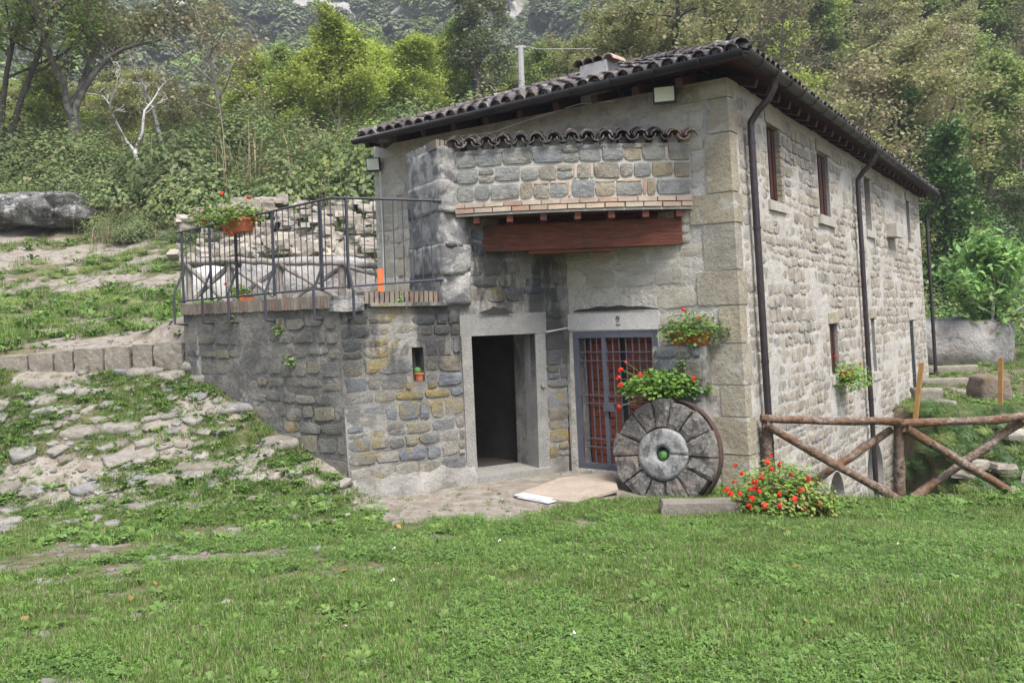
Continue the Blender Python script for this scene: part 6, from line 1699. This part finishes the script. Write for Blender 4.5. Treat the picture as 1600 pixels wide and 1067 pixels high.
def trough_pot(c0, d, rotz, mat, label, taper=.8):
    mb = MB(); L_, W_, Hh = d
    def r_(l, w, z): return [V((sx * l / 2, sy * w / 2, z)) for sx, sy in ((-1, -1), (1, -1), (1, 1), (-1, 1))]
    R = [r_(L_ * taper, W_ * taper, 0), r_(L_, W_, Hh * .82), r_(L_ * 1.05, W_ * 1.1, Hh * .84), r_(L_ * 1.05, W_ * 1.1, Hh), r_(L_ * .96, W_ * .94, Hh), r_(L_ * .94, W_ * .9, Hh * .75)]
    vs_ = [p for a in R for p in a]; fs = [[3, 2, 1, 0]]
    for k in range(5):
        for i in range(4): fs.append([k * 4 + i, k * 4 + (i + 1) % 4, (k + 1) * 4 + (i + 1) % 4, (k + 1) * 4 + i])
    fs.append([20, 21, 22, 23]); mb.add(vs_, fs, .5)
    return tag(mb.build('flower_pot', mat, mw=Matrix.Translation(c0) @ Matrix.Rotation(rotz, 4, 'Z')), label, 'flower pot')
angF = math.atan2(DF.y, DF.x)
# on the buttress
pc = at_y(1080, 536, 11.1); WBp = WF.p((bs0 + bs1) / 2 + .0, 0, .16); pc = V((WBp.x, WBp.y, bz))
pc = on_plane(1080, 540, V((WBp.x, WBp.y, 0)), NF); pc.z = bz + .005
trough_pot(pc, (.52, .19, .17), angF, M['terracotta'], 'terracotta trough pot standing on the stone buttress right of the gate')
fl = [on_plane(px, py, pc + NF * .12, NF) for px, py in ((1067, 484), (1078, 534), (1092, 498))]
geranium(pc + V((.05, -.03, .18)), (.48, .26, .27), 800, .045, [tuple(p) + (s,) for p, s in zip(fl, (.9, 1.1, .5))], 'geranium in the terracotta trough on the buttress', seed=3, trailing=.9)
# above the millstone
pc = at_y(1035, 612, 10.95); gfl = [(969, 578), (966, 590), (1000, 586), (970, 601), (967, 636), (1084, 592), (978, 566), (972, 577)]
geranium(pc + V((0, 0, -.02)), (.52, .38, .34), 2200, .052, [tuple(at_y(px, py, 10.6)) + (1.0 if i < 6 else .6,) for i, (px, py) in enumerate(gfl)], 'big green geranium growing over the top of the millstone', seed=5, mounds=[((0, 0, 0), 1), ((-.35, 0, .05), .75), ((.5, 0, -.05), .7), ((.1, 0, .2), .75)])
trough_pot(pc + V((0.02, .16, -.42)), (.6, .26, .24), angF, M['terracotta'], 'trough pot hidden under the geranium behind the millstone')
# by the fence
pc = at_y(1208, 775, 9.75); pc.z = Hs(pc.x, pc.y) + .20
gfl = [(1236, 742), (1252, 766), (1190, 745), (1262, 748), (1206, 733), (1242, 780), (1160, 740), (1195, 790), (1256, 795), (1170, 792), (1148, 754), (1142, 772), (1156, 771), (1174, 779), (1172, 765), (1180, 763), (1218, 772), (1219, 790), (1205, 712), (1198, 723), (1150, 727), (1220, 726), (1132, 767), (1281, 789), (1276, 810), (1268, 806), (1137, 764), (1179, 752), (1187, 768)]
geranium(pc + V((.02, -.06, .0)), (.56, .42, .40), 3000, .05, [tuple(at_y(px, py, 9.30 if 1140 < px < 1260 else 9.5)) + (1.15 if i % 2 else .85,) for i, (px, py) in enumerate(gfl)], 'large yellowing geranium full of red flowers by the fence post', 'ger_y', seed=7, mounds=[((0, 0, .1), 1), ((-.5, -.25, -.25), .6), ((.55, -.1, -.2), .7), ((.15, 0, .25), .7), ((.8, -.2, -.5), .4), ((0, -.45, -.35), .7)])
rock_obj('stone_trough', (.8, .5, .34), V((pc.x, pc.y + .05, Hs(pc.x, pc.y) + .12)), 0, M['kerb'], None, 5, .25, .05, 44)
tag(bpy.data.objects['stone_trough'], 'rough stone planter under the red flowered geranium by the fence', 'planter')
# railing box
pc = on_plane(372, 352, R0 + nTW * .16, nTW)
angT = math.atan2(ut.y, ut.x)
trough_pot(pc + V((0, 0, -.10)), (.52, .2, .18), angT, M['terracotta'], 'terracotta flower box hung outside the iron railing')
gfl = [(388, 309), (362, 366), (346, 303), (318, 349)]
geranium(pc + V((-.12, -.02, .10)), (.52, .26, .24), 900, .042, [tuple(on_plane(px, py, pc + nTW * .15, nTW)) + (.8,) for px, py in gfl], 'yellow green geranium spilling from the box on the railing', 'ger_y', seed=9, trailing=.8)
# small pots on the terrace
pc = at_y(384, 470, 13.6); trough_pot(pc + V((0, 0, -.06)), (.22, .2, .16), .4, M['terracotta'], 'small terracotta pot on the terrace ground behind the railing')
geranium(pc + V((-.10, 0, .10)), (.2, .16, .17), 120, .045, [tuple(at_y(352, 444, 13.5)) + (.9,)], 'small geranium in the pot on the terrace ground', 'ger_y', seed=10)
# window geranium
o = r_win[4]; wp = WR.p((o[0] + o[1]) / 2 + .12, o[2] + .02, .16)
trough_pot(wp - V((0, 0, .10)), (.36, .16, .14), math.atan2(DR.y, DR.x), M['terracotta'], 'small pot on the sill of the lower side window')
geranium(wp + V((.0, .0, -.10)), (.36, .42, .32), 800, .045, [tuple(wp + V(q_)) + (.9,) for q_ in ((.28, .1, .15), (-.16, -.15, -.02), (-.2, 0, .3), (.3, -.1, -.2))], 'geranium hanging from the lower side window sill', seed=11, trailing=.9)
# cactus pot in the niche, succulent in the millstone eye
npz = WD.p((nic[0] + nic[1]) / 2 + .03, nic[2] + .005, -.07)
mb = MB(); mb.tube([npz, npz + V((0, 0, .085)), npz + V((0, 0, .087)), npz + V((0, 0, .105))], [.055, .07, .08, .08], 12); tag(mb.build('flower_pot', M['terracotta'], smooth=False), 'tiny terracotta bowl in the niche of the annex wall', 'flower pot')
def ballplant(c0, R, label, n_=90, seed=1):
    g_ = np.random.default_rng(seed); d = g_.normal(size=(n_, 3)); d /= np.linalg.norm(d, axis=1, keepdims=True); P, F, rr = leaf_cloud(np.array(tuple(c0)) + d * R * np.array([1, .8, .8]), R * .55, seed, .2, 1.6, nrm_from=np.array(tuple(c0)))
    v_, f_ = rough((R * 1.7,) * 3, 4, 1, .02, seed); b = len(P); t = thing('succulent', c0, label, 'plant', 'small succulents')
    obj('leaves', mesh_np('leaves', P, F, M['cactus'], False, rr), t); obj('body', mesh_np('body', v_, f_, M['cactus'], True), t, Matrix.Translation(c0))
ballplant(npz + V((-.02, 0, .13)), .055, 'small succulent in the bowl in the annex niche')
ballplant(mc - ax * .06 + V((.0, 0, -.015)), .075, 'green succulent planted in the eye of the millstone', 120, 3)
# weeds rooted in the walls
for k, (px, py, W_, lab) in enumerate(((620, 470, WD, 'fern tuft growing under the annex coping bricks'), (365, 500, WT, 'weed rooted high in the terrace wall below the second bracket'), (438, 515, WT, 'weed rooted in the middle of the terrace wall'), (455, 565, WT, 'low weed on the terrace wall above the ramp'), (1066, 570, WB, 'weed climbing the buttress behind the big geranium'))):
    a, z_ = W_.at(px, py); p = W_.p(a, z_, .03); g_ = np.random.default_rng(60 + k); c_ = np.array(tuple(p)) + g_.normal(0, .055, (60, 3)) * np.array([1.2, .5, .9])
    P, F, rr = leaf_cloud(c_, .03, 60 + k, .2, 1.6); tag(obj('wall_weed', mesh_np('wall_weed', P, F, M['weed'], False, rr)), lab, 'weed', 'weeds rooted in the walls')
